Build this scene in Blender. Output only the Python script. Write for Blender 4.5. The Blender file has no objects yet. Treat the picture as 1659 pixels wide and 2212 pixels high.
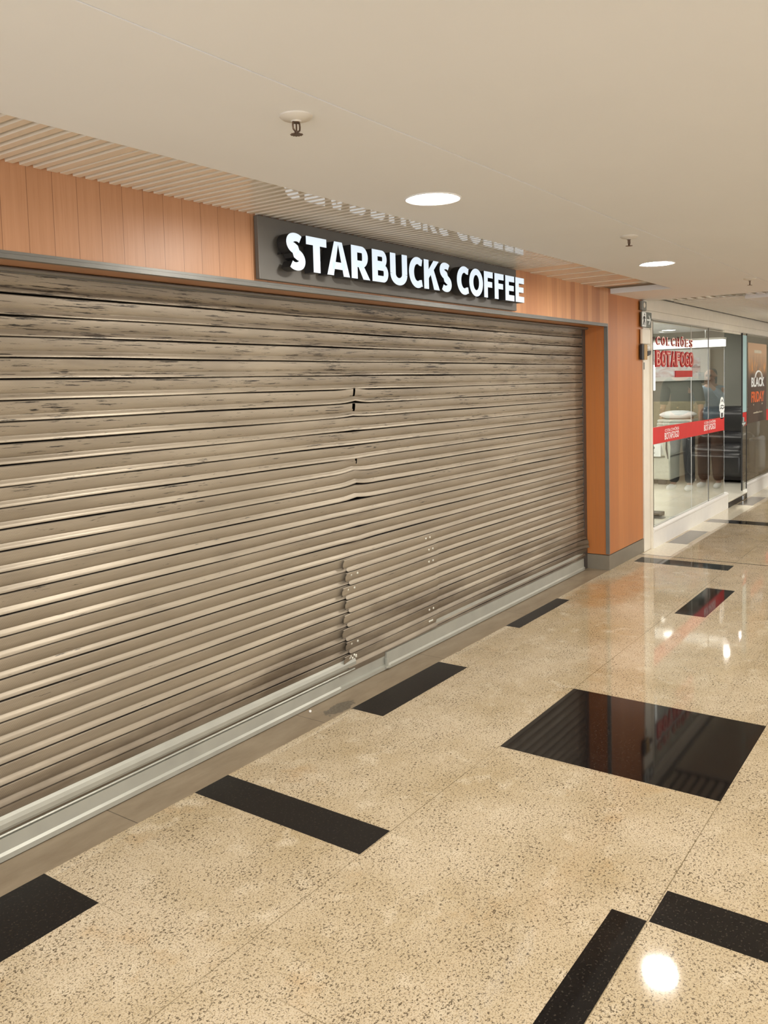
import bpy, bmesh, math, random
from mathutils import Vector, Matrix
random.seed(7)
sc = bpy.context.scene
COL = sc.collection

# ------------------------------------------------------------------ camera
FPX, CY, W, H = 1820.86, 962.49, 1659.0, 2212.0
YAW, PITCH, ROLL = 0.9525188, -0.07055141, -0.02757745
CAM_Z = 1.55


def camera():
    sa, ca, sb, cb = math.sin(YAW), math.cos(YAW), math.sin(PITCH), math.cos(PITCH)
    fwd = Vector((sa * cb, ca * cb, sb))
    right = Vector((ca, -sa, 0))
    up = right.cross(fwd)
    r2 = right * math.cos(ROLL) + up * math.sin(ROLL)
    u2 = -right * math.sin(ROLL) + up * math.cos(ROLL)
    m = Matrix((r2, u2, -fwd)).transposed().to_4x4()
    m.translation = Vector((0, 0, CAM_Z))
    cd = bpy.data.cameras.new('camera')
    co = bpy.data.objects.new('camera', cd)
    COL.objects.link(co)
    co.matrix_world = m
    cd.sensor_fit = 'VERTICAL'
    cd.sensor_height = 36.0
    cd.sensor_width = 27.0
    cd.lens = 36.0 * FPX / H
    cd.shift_y = -(H / 2 - CY) / H
    cd.clip_start = 0.05
    sc.camera = co


camera()

# ------------------------------------------------------------------ world, light levels, exposure
WORLD_STRENGTH = 1.9
WORLD_COLOR = (1.0, 0.97, 0.94)
LAMP_STRENGTH = 155.0
LAMP_COLOR = (1.0, 0.95, 0.86)
STORE_STRENGTH = 20.0
SIGN_STRENGTH = 0.40
w = bpy.data.worlds.new('world')
sc.world = w
w.use_nodes = True
w.node_tree.nodes['Background'].inputs[0].default_value = (*WORLD_COLOR, 1)
w.node_tree.nodes['Background'].inputs[1].default_value = WORLD_STRENGTH
sc.view_settings.view_transform = 'Standard'
sc.view_settings.look = 'None'
sc.view_settings.gamma = 1.0
sc.view_settings.use_curve_mapping = False
sc.view_settings.exposure = 0.97
sc.cycles.use_denoising = True
sc.cycles.max_bounces = 10
sc.cycles.diffuse_bounces = 5
sc.cycles.glossy_bounces = 5
sc.cycles.transmission_bounces = 8
sc.cycles.transparent_max_bounces = 10
sc.cycles.caustics_reflective = False
sc.cycles.caustics_refractive = False
sc.cycles.sample_clamp_indirect = 6.0


# ------------------------------------------------------------------ material helpers
WHITE = (1.0, 1.10, 1.24)   # colours below are noted as seen under the warm lamps; this takes the lamps' tint out again


def lin(c):
    return tuple(min(0.92, k * ((v / 255) / 12.92 if v / 255 <= 0.04045 else ((v / 255 + 0.055) / 1.055) ** 2.4)) for v, k in zip(c, WHITE))


class NT:
    """thin wrapper that makes node graphs short"""

    def __init__(self, name):
        self.m = bpy.data.materials.new(name)
        self.m.use_nodes = True
        self.t = self.m.node_tree
        self.b = self.t.nodes['Principled BSDF']
        self._pos = None

    def n(self, typ, **kw):
        nd = self.t.nodes.new(typ)
        for k, v in kw.items():
            setattr(nd, k, v)
        return nd

    def put(self, sock, v):
        if isinstance(v, bpy.types.NodeSocket):
            self.t.links.new(v, sock)
        elif isinstance(v, (tuple, list)) and len(v) == 3 and sock.type == 'RGBA':
            sock.default_value = (*v, 1)
        else:
            sock.default_value = v

    def set(self, **kw):
        for k, v in kw.items():
            self.put(self.b.inputs[k.replace('_', ' ')], v)
        return self

    def pos(self):
        if self._pos is None:
            self._pos = self.n('ShaderNodeNewGeometry').outputs['Position']
        return self._pos

    def xyz(self):
        s = self.n('ShaderNodeSeparateXYZ')
        self.put(s.inputs[0], self.pos())
        return s.outputs[0], s.outputs[1], s.outputs[2]

    def math(self, op, a, b=0.0, c=0.0):
        nd = self.n('ShaderNodeMath', operation=op)
        for i, v in enumerate((a, b, c)):
            self.put(nd.inputs[i], v)
        return nd.outputs[0]

    def comb(self, x, y, z):
        nd = self.n('ShaderNodeCombineXYZ')
        for i, v in enumerate((x, y, z)):
            self.put(nd.inputs[i], v)
        return nd.outputs[0]

    def vmul(self, v, s):
        nd = self.n('ShaderNodeVectorMath', operation='MULTIPLY')
        self.put(nd.inputs[0], v)
        nd.inputs[1].default_value = s
        return nd.outputs[0]

    def noise(self, vec=None, scale=5.0, detail=3.0, rough=0.5, dist=0.0):
        nd = self.n('ShaderNodeTexNoise')
        self.put(nd.inputs['Vector'], vec if vec is not None else self.pos())
        nd.inputs['Scale'].default_value = scale
        nd.inputs['Detail'].default_value = detail
        nd.inputs['Roughness'].default_value = rough
        nd.inputs['Distortion'].default_value = dist
        return nd.outputs['Fac']

    def white(self, v):
        nd = self.n('ShaderNodeTexWhiteNoise', noise_dimensions='1D')
        self.put(nd.inputs['W'], v)
        return nd.outputs['Value']

    def ramp(self, v, lo, hi, a=0.0, b=1.0):
        nd = self.n('ShaderNodeMapRange')
        nd.clamp = True
        self.put(nd.inputs[0], v)
        for i, q in enumerate((lo, hi, a, b)):
            nd.inputs[i + 1].default_value = q
        return nd.outputs[0]

    def mix(self, f, a, b, blend='MIX'):
        nd = self.n('ShaderNodeMix', data_type='RGBA', blend_type=blend)
        nd.clamp_factor = True
        self.put(nd.inputs[0], f)
        self.put(nd.inputs[6], a)
        self.put(nd.inputs[7], b)
        return nd.outputs[2]

    def bump(self, h, strength=0.2, dist=0.01):
        nd = self.n('ShaderNodeBump')
        nd.inputs['Strength'].default_value = strength
        nd.inputs['Distance'].default_value = dist
        self.put(nd.inputs['Height'], h)
        self.put(self.b.inputs['Normal'], nd.outputs[0])


def plain(name, rgb, rough=0.5, metal=0.0, var=0.06, scale=12.0, **kw):
    """a plain surface with faint procedural mottling"""
    t = NT(name)
    c = lin(rgb)
    f = t.noise(scale=scale, detail=4)
    lo = tuple(v * (1 - var) for v in c)
    hi = tuple(min(1, v * (1 + var)) for v in c)
    t.set(Base_Color=t.mix(t.ramp(f, 0.3, 0.7), lo, hi), Roughness=rough, Metallic=metal)
    for k, v in kw.items():
        t.put(t.b.inputs[k.replace('_', ' ')], v)
    return t.m


def glow(name, rgb, strength):
    t = NT(name)
    t.set(Base_Color=(0.25, 0.25, 0.25), Emission_Color=rgb, Emission_Strength=strength)
    return t.m


# ------------------------------------------------------------------ materials
def mat_granite():
    t = NT('granite_speckled')
    x, y, z = t.xyz()
    big = t.noise(scale=1.7, detail=4, rough=0.6)
    mid = t.noise(scale=9, detail=3)
    base = t.mix(t.ramp(big, 0.35, 0.68), lin((204, 181, 149)), lin((182, 157, 119)))
    base = t.mix(t.ramp(mid, 0.56, 0.74), base, lin((212, 190, 158)))
    # warm stains
    st = t.noise(scale=2.3, detail=5, rough=0.65)
    base = t.mix(t.ramp(st, 0.60, 0.78, 0, 0.6), base, lin((186, 138, 78)))
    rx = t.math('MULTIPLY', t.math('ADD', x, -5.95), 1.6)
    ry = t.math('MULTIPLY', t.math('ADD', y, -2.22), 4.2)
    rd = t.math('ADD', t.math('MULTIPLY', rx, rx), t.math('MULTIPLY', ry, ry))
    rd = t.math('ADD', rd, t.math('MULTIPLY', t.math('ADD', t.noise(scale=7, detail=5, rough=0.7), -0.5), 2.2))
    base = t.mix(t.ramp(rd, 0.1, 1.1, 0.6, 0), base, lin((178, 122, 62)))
    # brown and dark crystals, stretched a little
    v1 = t.vmul(t.pos(), (1.0, 1.25, 1.0))
    n1 = t.noise(v1, scale=108, detail=2, rough=0.55, dist=0.6)
    n2 = t.noise(t.vmul(t.pos(), (1.2, 1.0, 1.0)), scale=185, detail=2, rough=0.5, dist=0.4)
    dens = t.noise(scale=6, detail=3)
    thr = t.ramp(dens, 0.35, 0.7, 0.0, 0.07)
    d1 = t.math('ADD', n1, thr)
    base = t.mix(t.ramp(n2, 0.52, 0.62, 0, 0.65), base, lin((160, 134, 96)))
    base = t.mix(t.ramp(d1, 0.615, 0.67, 0, 0.9), base, lin((92, 76, 56)))
    n3 = t.noise(scale=210, detail=1)
    base = t.mix(t.ramp(n3, 0.60, 0.68, 0, 0.75), base, lin((84, 70, 52)))
    # worn pale patches
    wn = t.noise(t.vmul(t.pos(), (1.0, 0.5, 1.0)), scale=5, detail=4, rough=0.6, dist=0.5)
    base = t.mix(t.ramp(wn, 0.71, 0.78, 0, 0.6), base, lin((206, 182, 149)))
    # joints between the slabs
    P = 0.8135

    def line(v, off, wd):
        a = t.math('FLOORED_MODULO', t.math('ADD', v, -off + P / 2), P)
        return t.math('LESS_THAN', t.math('ABSOLUTE', t.math('ADD', a, -P / 2)), wd)
    j1 = line(x, 1.487, 0.0013)
    ym = t.math('LESS_THAN', t.math('ABSOLUTE', t.math('ADD', y, -1.657)), 0.0016)
    ym = t.math('MAXIMUM', ym, t.math('LESS_THAN', t.math('ABSOLUTE', t.math('ADD', y, -0.757)), 0.0016))
    ym = t.math('MAXIMUM', ym, t.math('LESS_THAN', t.math('ABSOLUTE', t.math('ADD', y, 0.143)), 0.0016))
    jx = t.math('LESS_THAN', t.math('ABSOLUTE', t.math('ADD', x, -7.33)), 0.009)
    jn = t.noise(scale=1.3, detail=2)
    j1 = t.math('MULTIPLY', j1, t.ramp(jn, 0.45, 0.6, 0.0, 0.7))
    ym = t.math('MULTIPLY', ym, t.ramp(jn, 0.38, 0.55, 0.35, 0.85))
    base = t.mix(t.math('MAXIMUM', j1, ym), base, lin((112, 94, 66)))
    base = t.mix(jx, base, lin((70, 58, 44)))
    t.set(Base_Color=base, Roughness=t.ramp(big, 0.3, 0.7, 0.03, 0.07), IOR=1.5)
    return t.m


def mat_black_granite(name, rough):
    t = NT(name)
    n1 = t.noise(scale=120, detail=2)
    n2 = t.noise(scale=3, detail=3)
    base = t.mix(t.ramp(n1, 0.6, 0.68, 0, 0.6), lin((20, 17, 16)), lin((70, 60, 50)))
    base = t.mix(t.ramp(n2, 0.6, 0.8, 0, 0.25), base, lin((60, 52, 46)))
    t.set(Base_Color=base, Roughness=rough, IOR=1.38)
    return t.m


def mat_sill():
    t = NT('porcelain_grey_brown')
    x, y, z = t.xyz()
    n = t.noise(t.vmul(t.pos(), (1, 3, 1)), scale=4, detail=5, rough=0.65)
    base = t.mix(t.ramp(n, 0.3, 0.7), lin((126, 106, 82)), lin((148, 128, 102)))
    a = t.math('FLOORED_MODULO', t.math('ADD', x, -1.86 + 0.53), 1.065)
    j = t.math('LESS_THAN', t.math('ABSOLUTE', t.math('ADD', a, -0.53)), 0.0018)
    base = t.mix(j, base, lin((80, 66, 50)))
    # broken rough spot at the end of a black strip
    dx = t.math('MULTIPLY', t.math('ADD', x, -3.10), 9.0)
    dy = t.math('MULTIPLY', t.math('ADD', y, -2.515), 22.0)
    d = t.math('ADD', t.math('MULTIPLY', dx, dx), t.math('MULTIPLY', dy, dy))
    d = t.math('ADD', d, t.math('MULTIPLY', t.math('ADD', t.noise(scale=26, detail=4), -0.5), 2.4))
    base = t.mix(t.ramp(d, 0.8, 1.0, 0.75, 0), base, t.mix(t.ramp(t.noise(scale=90), 0.4, 0.6), lin((96, 88, 74)), lin((70, 60, 48))))
    t.set(Base_Color=base, Roughness=0.42)
    return t.m


def mat_wood(name, pitch, seam, a=(190, 138, 100), b=(170, 118, 80), spread=0.5):
    t = NT(name)
    x, y, z = t.xyz()
    u = t.math('ADD', x, y)
    ui = t.math('DIVIDE', t.math('ADD', u, 0.052), pitch)
    idx = t.math('FLOOR', ui)
    fr = t.math('FRACT', ui)
    rnd = t.white(idx)
    g = t.noise(t.comb(t.math('MULTIPLY', u, 60.0), t.math('MULTIPLY', rnd, 30.0), t.math('MULTIPLY', z, 2.2)), scale=1.0, detail=4, rough=0.6)
    g2 = t.noise(t.comb(t.math('MULTIPLY', u, 260.0), t.math('MULTIPLY', rnd, 9.0), t.math('MULTIPLY', z, 7.0)), scale=1.0, detail=2)
    base = t.mix(t.ramp(rnd, 0.0, 1.0, 0.5 - spread / 2, 0.5 + spread / 2), lin(a), lin(b))
    base = t.mix(t.ramp(g, 0.3, 0.75, 0, 0.35), base, lin((150, 98, 60)))
    base = t.mix(t.ramp(g2, 0.55, 0.8, 0, 0.3), base, lin((140, 84, 46)))
    sm = t.math('LESS_THAN', fr, 0.022)
    base = t.mix(t.math('MULTIPLY', sm, seam), base, lin((96, 54, 30)))
    t.set(Base_Color=base, Roughness=0.42)
    return t.m


def mat_slat(name='shutter_steel', dots=True):
    t = NT(name)
    x, y, z = t.xyz()
    n = t.noise(t.comb(t.math('MULTIPLY', x, 1.4), 0.0, t.math('MULTIPLY', z, 16.0)), scale=1.0, detail=5, rough=0.6)
    base = t.mix(t.ramp(n, 0.3, 0.7), lin((166, 149, 126)), lin((140, 124, 103)))
    fine = t.noise(t.comb(t.math('MULTIPLY', x, 7.0), 0.0, t.math('MULTIPLY', z, 600.0)), scale=1.0, detail=2)
    base = t.mix(t.ramp(fine, 0.5, 0.75, 0, 0.22), base, lin((120, 102, 82)))
    if dots:
        # tiny punched holes in staggered rows
        pz, px = 0.0052, 0.0056
        row = t.math('FLOOR', t.math('DIVIDE', z, pz))
        xo = t.math('ADD', t.math('DIVIDE', x, px), t.math('MULTIPLY', row, 0.5))
        dx = t.math('ADD', t.math('FRACT', xo), -0.5)
        dz = t.math('ADD', t.math('FRACT', t.math('DIVIDE', z, pz)), -0.5)
        d = t.math('ADD', t.math('MULTIPLY', dx, dx), t.math('MULTIPLY', dz, dz))
        hole = t.ramp(d, 0.03, 0.10, 1, 0)
        sl = t.math('FRACT', t.math('DIVIDE', t.math('SUBTRACT', 1.892 + 0.0713, z), 0.0713))
        band = t.math('MULTIPLY', t.ramp(sl, 0.08, 0.14), t.ramp(sl, 0.62, 0.70, 1, 0))
        base = t.mix(t.math('MULTIPLY', t.math('MULTIPLY', hole, band), 0.38), base, lin((70, 58, 44)))
    # scraped black scuffs, long along the slat, most of them high up
    s1 = t.noise(t.comb(t.math('MULTIPLY', x, 6.5), 3.0, t.math('MULTIPLY', z, 150.0)), scale=1.0, detail=4, rough=0.7)
    s2 = t.noise(t.comb(t.math('MULTIPLY', x, 2.0), 8.0, t.math('MULTIPLY', z, 14.0)), scale=1.0, detail=2)
    up = t.ramp(z, 0.7, 1.8, -0.075, 0.04)
    sm = t.math('ADD', t.math('ADD', s1, t.math('MULTIPLY', t.math('ADD', s2, -0.5), 0.35)), up)
    base = t.mix(t.ramp(sm, 0.605, 0.635, 0, 0.93), base, lin((30, 26, 23)))
    # grime rubbed in along the foot and the right end
    s3 = t.noise(t.comb(t.math('MULTIPLY', x, 1.2), 1.0, t.math('MULTIPLY', z, 5.0)), scale=1.0, detail=5, rough=0.6)
    ft = t.math('ADD', s3, t.ramp(z, 0.12, 0.5, 0.16, -0.2))
    base = t.mix(t.ramp(ft, 0.46, 0.70, 0, 0.75), base, lin((80, 63, 46)))
    s4 = t.noise(t.comb(t.math('MULTIPLY', x, 9.0), 4.0, t.math('MULTIPLY', z, 22.0)), scale=1.0, detail=3)
    re = t.math('ADD', x, t.math('MULTIPLY', s4, 0.12))
    base = t.mix(t.ramp(re, 6.42, 6.45, 0, 0.5), base, lin((84, 72, 56)))
    s5 = t.noise(t.comb(t.math('MULTIPLY', x, 3.0), 12.0, t.math('MULTIPLY', z, 9.0)), scale=1.0, detail=4)
    tp = t.math('ADD', s5, t.ramp(z, 1.3, 1.95, -0.15, 0.08))
    base = t.mix(t.ramp(tp, 0.42, 0.72, 0, 0.55), base, lin((118, 104, 88)))
    t.set(Base_Color=base, Roughness=0.42, Metallic=0.35)
    return t.m


M = {}
M['granite'] = mat_granite()
M['black_granite'] = mat_black_granite('granite_black', 0.045)
M['black_honed'] = mat_black_granite('granite_black_honed', 0.32)
M['sill'] = mat_sill()
M['pale_tile'] = plain('pale_border_tile', (222, 205, 176), 0.12, var=0.08, scale=40)
M['grey_tile'] = plain('grey_inlay_tile', (120, 110, 98), 0.15, var=0.1, scale=60)
M['wood'] = mat_wood('wood_fascia', 0.0905, 0.75, spread=0.45)
M['wood_pillar'] = mat_wood('wood_pillar', 0.118, 0.12, a=(198, 122, 62), b=(174, 100, 44), spread=0.8)
M['wood_right'] = mat_wood('wood_strips', 0.082, 0.15, a=(214, 150, 98), b=(172, 108, 64), spread=1.0)
M['slat'] = mat_slat()
M['joint'] = plain('joint_shade', (40, 31, 24), 0.8, var=0.2, scale=30)  # dark colour painted in for the shade line under each slat ridge
M['patch'] = mat_slat('patch_steel', dots=False)
M['alu'] = plain('aluminium_pale', (164, 157, 140), 0.38, 0.2, var=0.07, scale=8)
M['alu_grey'] = plain('aluminium_grey', (116, 108, 97), 0.4, 0.4, var=0.08, scale=8)
M['trim'] = plain('steel_trim', (112, 107, 98), 0.4, 0.3, var=0.06)
M['trim_dark'] = plain('steel_trim_dark', (92, 82, 74), 0.4, 0.5, var=0.06)
M['skirt'] = plain('skirting_grey', (124, 112, 94), 0.45, 0.1, var=0.06)
M['dark'] = plain('dark_void', (22, 18, 15), 0.9)
M['plaster'] = plain('ceiling_paint', (228, 222, 216), 0.75, var=0.012, scale=2)
M['escutcheon'] = plain('escutcheon_paint', (206, 194, 178), 0.6, var=0.02)
M['slat_ceiling'] = plain('ceiling_strip_paint', (222, 208, 188), 0.04, var=0.02, scale=3, IOR=1.8)
M['slat_back'] = plain('ceiling_strip_gap', (116, 102, 86), 0.8, var=0.04)
M['sign_board'] = plain('sign_board_grey', (92, 86, 78), 0.5, var=0.03)
M['black'] = plain('black_paint', (24, 22, 22), 0.5)
M['sign_face'] = glow('sign_letter_light', (0.76, 0.91, 1.05), SIGN_STRENGTH)
M['lamp'] = glow('lamp_light', LAMP_COLOR, LAMP_STRENGTH)
M['white'] = plain('white_lacquer', (232, 222, 208), 0.35, var=0.02)
M['cream_frame'] = plain('cream_frame', (226, 212, 190), 0.5, var=0.03)
M['bronze'] = plain('sprinkler_bronze', (104, 82, 66), 0.4, 0.7)
M['chrome'] = plain('chrome', (208, 206, 200), 0.15, 1.0)
M['grey_plastic'] = plain('grey_plastic', (122, 120, 110), 0.5)
M['sign_grey'] = plain('exit_sign_grey', (104, 106, 96), 0.5)
M['white_print'] = plain('white_print', (238, 234, 226), 0.5)
M['red'] = plain('red_vinyl', (206, 34, 30), 0.45, var=0.04)
M['red_letter'] = plain('red_acrylic', (186, 32, 34), 0.25, var=0.05)
M['pale_pink'] = plain('letter_edge', (236, 190, 168), 0.3)
M['store_floor'] = plain('store_floor_tile', (226, 212, 188), 0.14, var=0.05, scale=3)
M['store_wall'] = plain('store_wall_grey', (136, 130, 116), 0.8, var=0.06, scale=2)
M['store_light'] = glow('store_light', (1.0, 0.95, 0.86), STORE_STRENGTH)
M['bar_light'] = glow('bar_light', (1.0, 0.96, 0.88), 1.2)
M['linen'] = plain('mattress_fabric', (220, 214, 200), 0.8, var=0.05, scale=30)
M['linen_grey'] = plain('bed_base_fabric', (196, 190, 170), 0.85, var=0.05, scale=30)
M['pillow'] = plain('pillow_cotton', (244, 240, 232), 0.85, var=0.03)
M['headboard'] = plain('headboard_fabric', (150, 134, 104), 0.85, var=0.08, scale=20)
M['leather'] = plain('black_leather', (22, 20, 20), 0.28, var=0.2, scale=30)
M['tan'] = plain('tan_fabric', (176, 152, 112), 0.7, var=0.08, scale=10)
M['door_black'] = plain('black_step', (26, 22, 22), 0.3)
M['aqua'] = plain('frosted_film', (170, 200, 196), 0.4, var=0.03)
M['opposite'] = plain('opposite_wall', (196, 176, 148), 0.7, var=0.08, scale=1)
M['print_dark'] = plain('dark_print', (46, 40, 38), 0.6)
M['yellow'] = plain('yellow_print', (206, 168, 40), 0.6)


def mat_glass():
    t = NT('shop_glass')
    t.set(Base_Color=(0.93, 0.97, 0.95), Roughness=0.0, IOR=1.45, Transmission_Weight=1.0)
    # clear panes cast no dark shadow: light passes straight through when it is not refracted to the eye
    return t.m


M['glass'] = mat_glass()


def mat_poster():
    """printed poster: tan above, flames, dark brown below (ink of the print itself)"""
    t = NT('poster_print')
    x, y, z = t.xyz()
    n = t.noise(t.comb(t.math('MULTIPLY', x, 9.0), 0.0, t.math('MULTIPLY', z, 3.5)), scale=1.0, detail=4, rough=0.6)
    h = t.math('ADD', z, t.math('MULTIPLY', t.math('ADD', n, -0.5), 0.25))
    c = t.mix(t.ramp(h, 1.50, 1.86), lin((80, 62, 50)), lin((190, 152, 116)))
    f = t.noise(t.comb(t.math('MULTIPLY', x, 16.0), 5.0, t.math('MULTIPLY', z, 5.0)), scale=1.0, detail=3, rough=0.6, dist=0.8)
    fm = t.math('MULTIPLY', t.ramp(f, 0.5, 0.62), t.math('MULTIPLY', t.ramp(z, 1.57, 1.62), t.ramp(z, 1.66, 1.8, 1, 0)))
    c = t.mix(t.math('MULTIPLY', fm, 0.85), c, lin((226, 150, 70)))
    t.set(Base_Color=c, Roughness=0.5)
    return t.m


M['poster'] = mat_poster()


def mat_picture():
    t = NT('bed_picture_print')
    x, y, z = t.xyz()
    n = t.noise(t.comb(t.math('MULTIPLY', y, 6.0), 2.0, t.math('MULTIPLY', z, 12.0)), scale=1.0, detail=3, dist=0.6)
    c = t.mix(t.ramp(n, 0.4, 0.6), lin((214, 176, 168)), lin((238, 230, 224)))
    n2 = t.noise(t.comb(t.math('MULTIPLY', y, 5.0), 7.0, t.math('MULTIPLY', z, 16.0)), scale=1.0, detail=3)
    c = t.mix(t.ramp(n2, 0.62, 0.68, 0, 0.7), c, lin((90, 74, 76)))
    t.set(Base_Color=c, Roughness=0.4)
    return t.m


M['picture'] = mat_picture()


# ------------------------------------------------------------------ mesh helpers
class MB:
    def __init__(self):
        self.bm = bmesh.new()

    def face(self, pts, mi=0):
        f = self.bm.faces.new([self.bm.verts.new(p) for p in pts])
        f.material_index = mi
        return f

    def box(self, x0, x1, y0, y1, z0, z1, bevel=0.0, mi=0, seg=2):
        r = bmesh.ops.create_cube(self.bm, size=1.0)
        vs = r['verts']
        for v in vs:
            v.co = Vector(((x0 + x1) / 2 + v.co.x * (x1 - x0), (y0 + y1) / 2 + v.co.y * (y1 - y0), (z0 + z1) / 2 + v.co.z * (z1 - z0)))
        fs = list({f for v in vs for f in v.link_faces})
        for f in fs:
            f.material_index = mi
        if bevel:
            es = list({e for v in vs for e in v.link_edges})
            bmesh.ops.bevel(self.bm, geom=es, offset=bevel, segments=seg, profile=0.5, affect='EDGES')
        return self

    def prism(self, pts, axis, a, b, mi=0):
        """closed outline (2-D points) swept along an axis from a to b"""
        def p3(p, t):
            return {'x': (t, p[0], p[1]), 'y': (p[0], t, p[1]), 'z': (p[0], p[1], t)}[axis]
        A = [self.bm.verts.new(p3(p, a)) for p in pts]
        B = [self.bm.verts.new(p3(p, b)) for p in pts]
        n = len(pts)
        for f in (self.bm.faces.new(A), self.bm.faces.new(B[::-1])):
            f.material_index = mi
        for i in range(n):
            f = self.bm.faces.new((A[i], B[i], B[(i + 1) % n], A[(i + 1) % n]))
            f.material_index = mi
        return self

    def tube(self, path, r, n=10, cap=True):
        P = [Vector(p) for p in path]
        rings = []
        for i, p in enumerate(P):
            d = (P[min(i + 1, len(P) - 1)] - P[max(i - 1, 0)]).normalized()
            u = d.orthogonal().normalized() if i == 0 else (u - d * u.dot(d)).normalized()
            v = d.cross(u)
            rr = r[i] if isinstance(r, (list, tuple)) else r
            rings.append([self.bm.verts.new(p + (u * math.cos(k * 2 * math.pi / n) + v * math.sin(k * 2 * math.pi / n)) * rr) for k in range(n)])
        for A, B in zip(rings, rings[1:]):
            for k in range(n):
                self.bm.faces.new((A[k], A[(k + 1) % n], B[(k + 1) % n], B[k]))
        if cap:
            self.bm.faces.new(rings[0][::-1])
            self.bm.faces.new(rings[-1])
        return self

    def lathe(self, prof, cx, cy, cz, n=32, axis='z'):
        rings = []
        for r, h in prof:
            ring = []
            for k in range(n):
                a = 2 * math.pi * k / n
                c, s = math.cos(a) * r, math.sin(a) * r
                ring.append(self.bm.verts.new((cx + c, cy + s, cz + h) if axis == 'z' else (cx + c, cy - h, cz + s)))
            rings.append(ring)
        for A, B in zip(rings, rings[1:]):
            for k in range(n):
                self.bm.faces.new((A[k], A[(k + 1) % n], B[(k + 1) % n], B[k]))
        for R in (rings[0], rings[-1]):
            try:
                self.bm.faces.new(R)
            except ValueError:
                pass
        return self

    def build(self, name, mats, parent=None, smooth=False):
        bm = self.bm
        bmesh.ops.recalc_face_normals(bm, faces=bm.faces[:])
        me = bpy.data.meshes.new(name)
        bm.to_mesh(me)
        bm.free()
        for m in (mats if isinstance(mats, (list, tuple)) else [mats]):
            me.materials.append(m)
        if smooth:
            for p in me.polygons:
                p.use_smooth = True
            me.set_sharp_from_angle(angle=math.radians(38))
        o = bpy.data.objects.new(name, me)
        COL.objects.link(o)
        if parent:
            o.parent = parent
            o.matrix_parent_inverse = Matrix.Translation(-parent.location)
        return o


def empty(name, loc):
    o = bpy.data.objects.new(name, None)
    o.empty_display_size = 0.1
    o.location = loc
    COL.objects.link(o)
    return o


def tag(o, label, cat, group=None):
    o['label'] = label
    o['category'] = cat
    if group:
        o['group'] = group
    return o


def struct(o, label=None):
    o['kind'] = 'structure'
    if label:
        o['label'] = label
    return o


def copy_thing(root, loc):
    r = root.copy()
    COL.objects.link(r)
    r.location = loc
    for ch in root.children:
        c = ch.copy()
        COL.objects.link(c)
        c.parent = r
        c.matrix_parent_inverse = ch.matrix_parent_inverse
        for g in ch.children:
            d = g.copy()
            COL.objects.link(d)
            d.parent = c
            d.matrix_parent_inverse = g.matrix_parent_inverse
    return r


def text_mesh(name, txt, x0, x1, z0, z1, y, mat, parent, depth=0.002, bold=0.0, axis='x'):
    """lettering filling a rectangle on an upright face that looks to -Y (axis x) or to -X (axis y)"""
    cu = bpy.data.curves.new('lettering', 'FONT')
    cu.body = txt
    cu.offset = bold
    cu.extrude = 0.5
    cu.resolution_u = 4
    tmp = bpy.data.objects.new('lettering', cu)
    COL.objects.link(tmp)
    bpy.context.view_layer.update()
    me = bpy.data.meshes.new_from_object(tmp.evaluated_get(bpy.context.evaluated_depsgraph_get()))
    bpy.data.objects.remove(tmp)
    xs = [v.co.x for v in me.vertices]
    ys = [v.co.y for v in me.vertices]
    ax, bx, ay, by = min(xs), max(xs), min(ys), max(ys)
    for v in me.vertices:
        u = (v.co.x - ax) / (bx - ax)
        t = (v.co.y - ay) / (by - ay)
        d = -(v.co.z + 0.5) * depth
        if axis == 'x':
            v.co = Vector((x0 + u * (x1 - x0), y + d, z0 + t * (z1 - z0)))
        else:
            v.co = Vector((y + d, x0 + u * (x1 - x0), z0 + t * (z1 - z0)))
    me.name = name
    me.materials.clear()
    me.materials.append(mat)
    o = bpy.data.objects.new(name, me)
    COL.objects.link(o)
    if parent:
        o.parent = parent
        o.matrix_parent_inverse = Matrix.Translation(-parent.location)
    return o


# ------------------------------------------------------------------ levels of the place
YF = 2.46          # face of the timber front
YS = 2.655         # shutter plane
XJ = 6.58          # right jamb of the opening
XP = 7.43          # right end of the timber pillar
ZC = 2.24          # plaster ceiling
ZS = 2.268         # strip ceiling
XL = -3.0          # how far the front runs to the left


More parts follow.
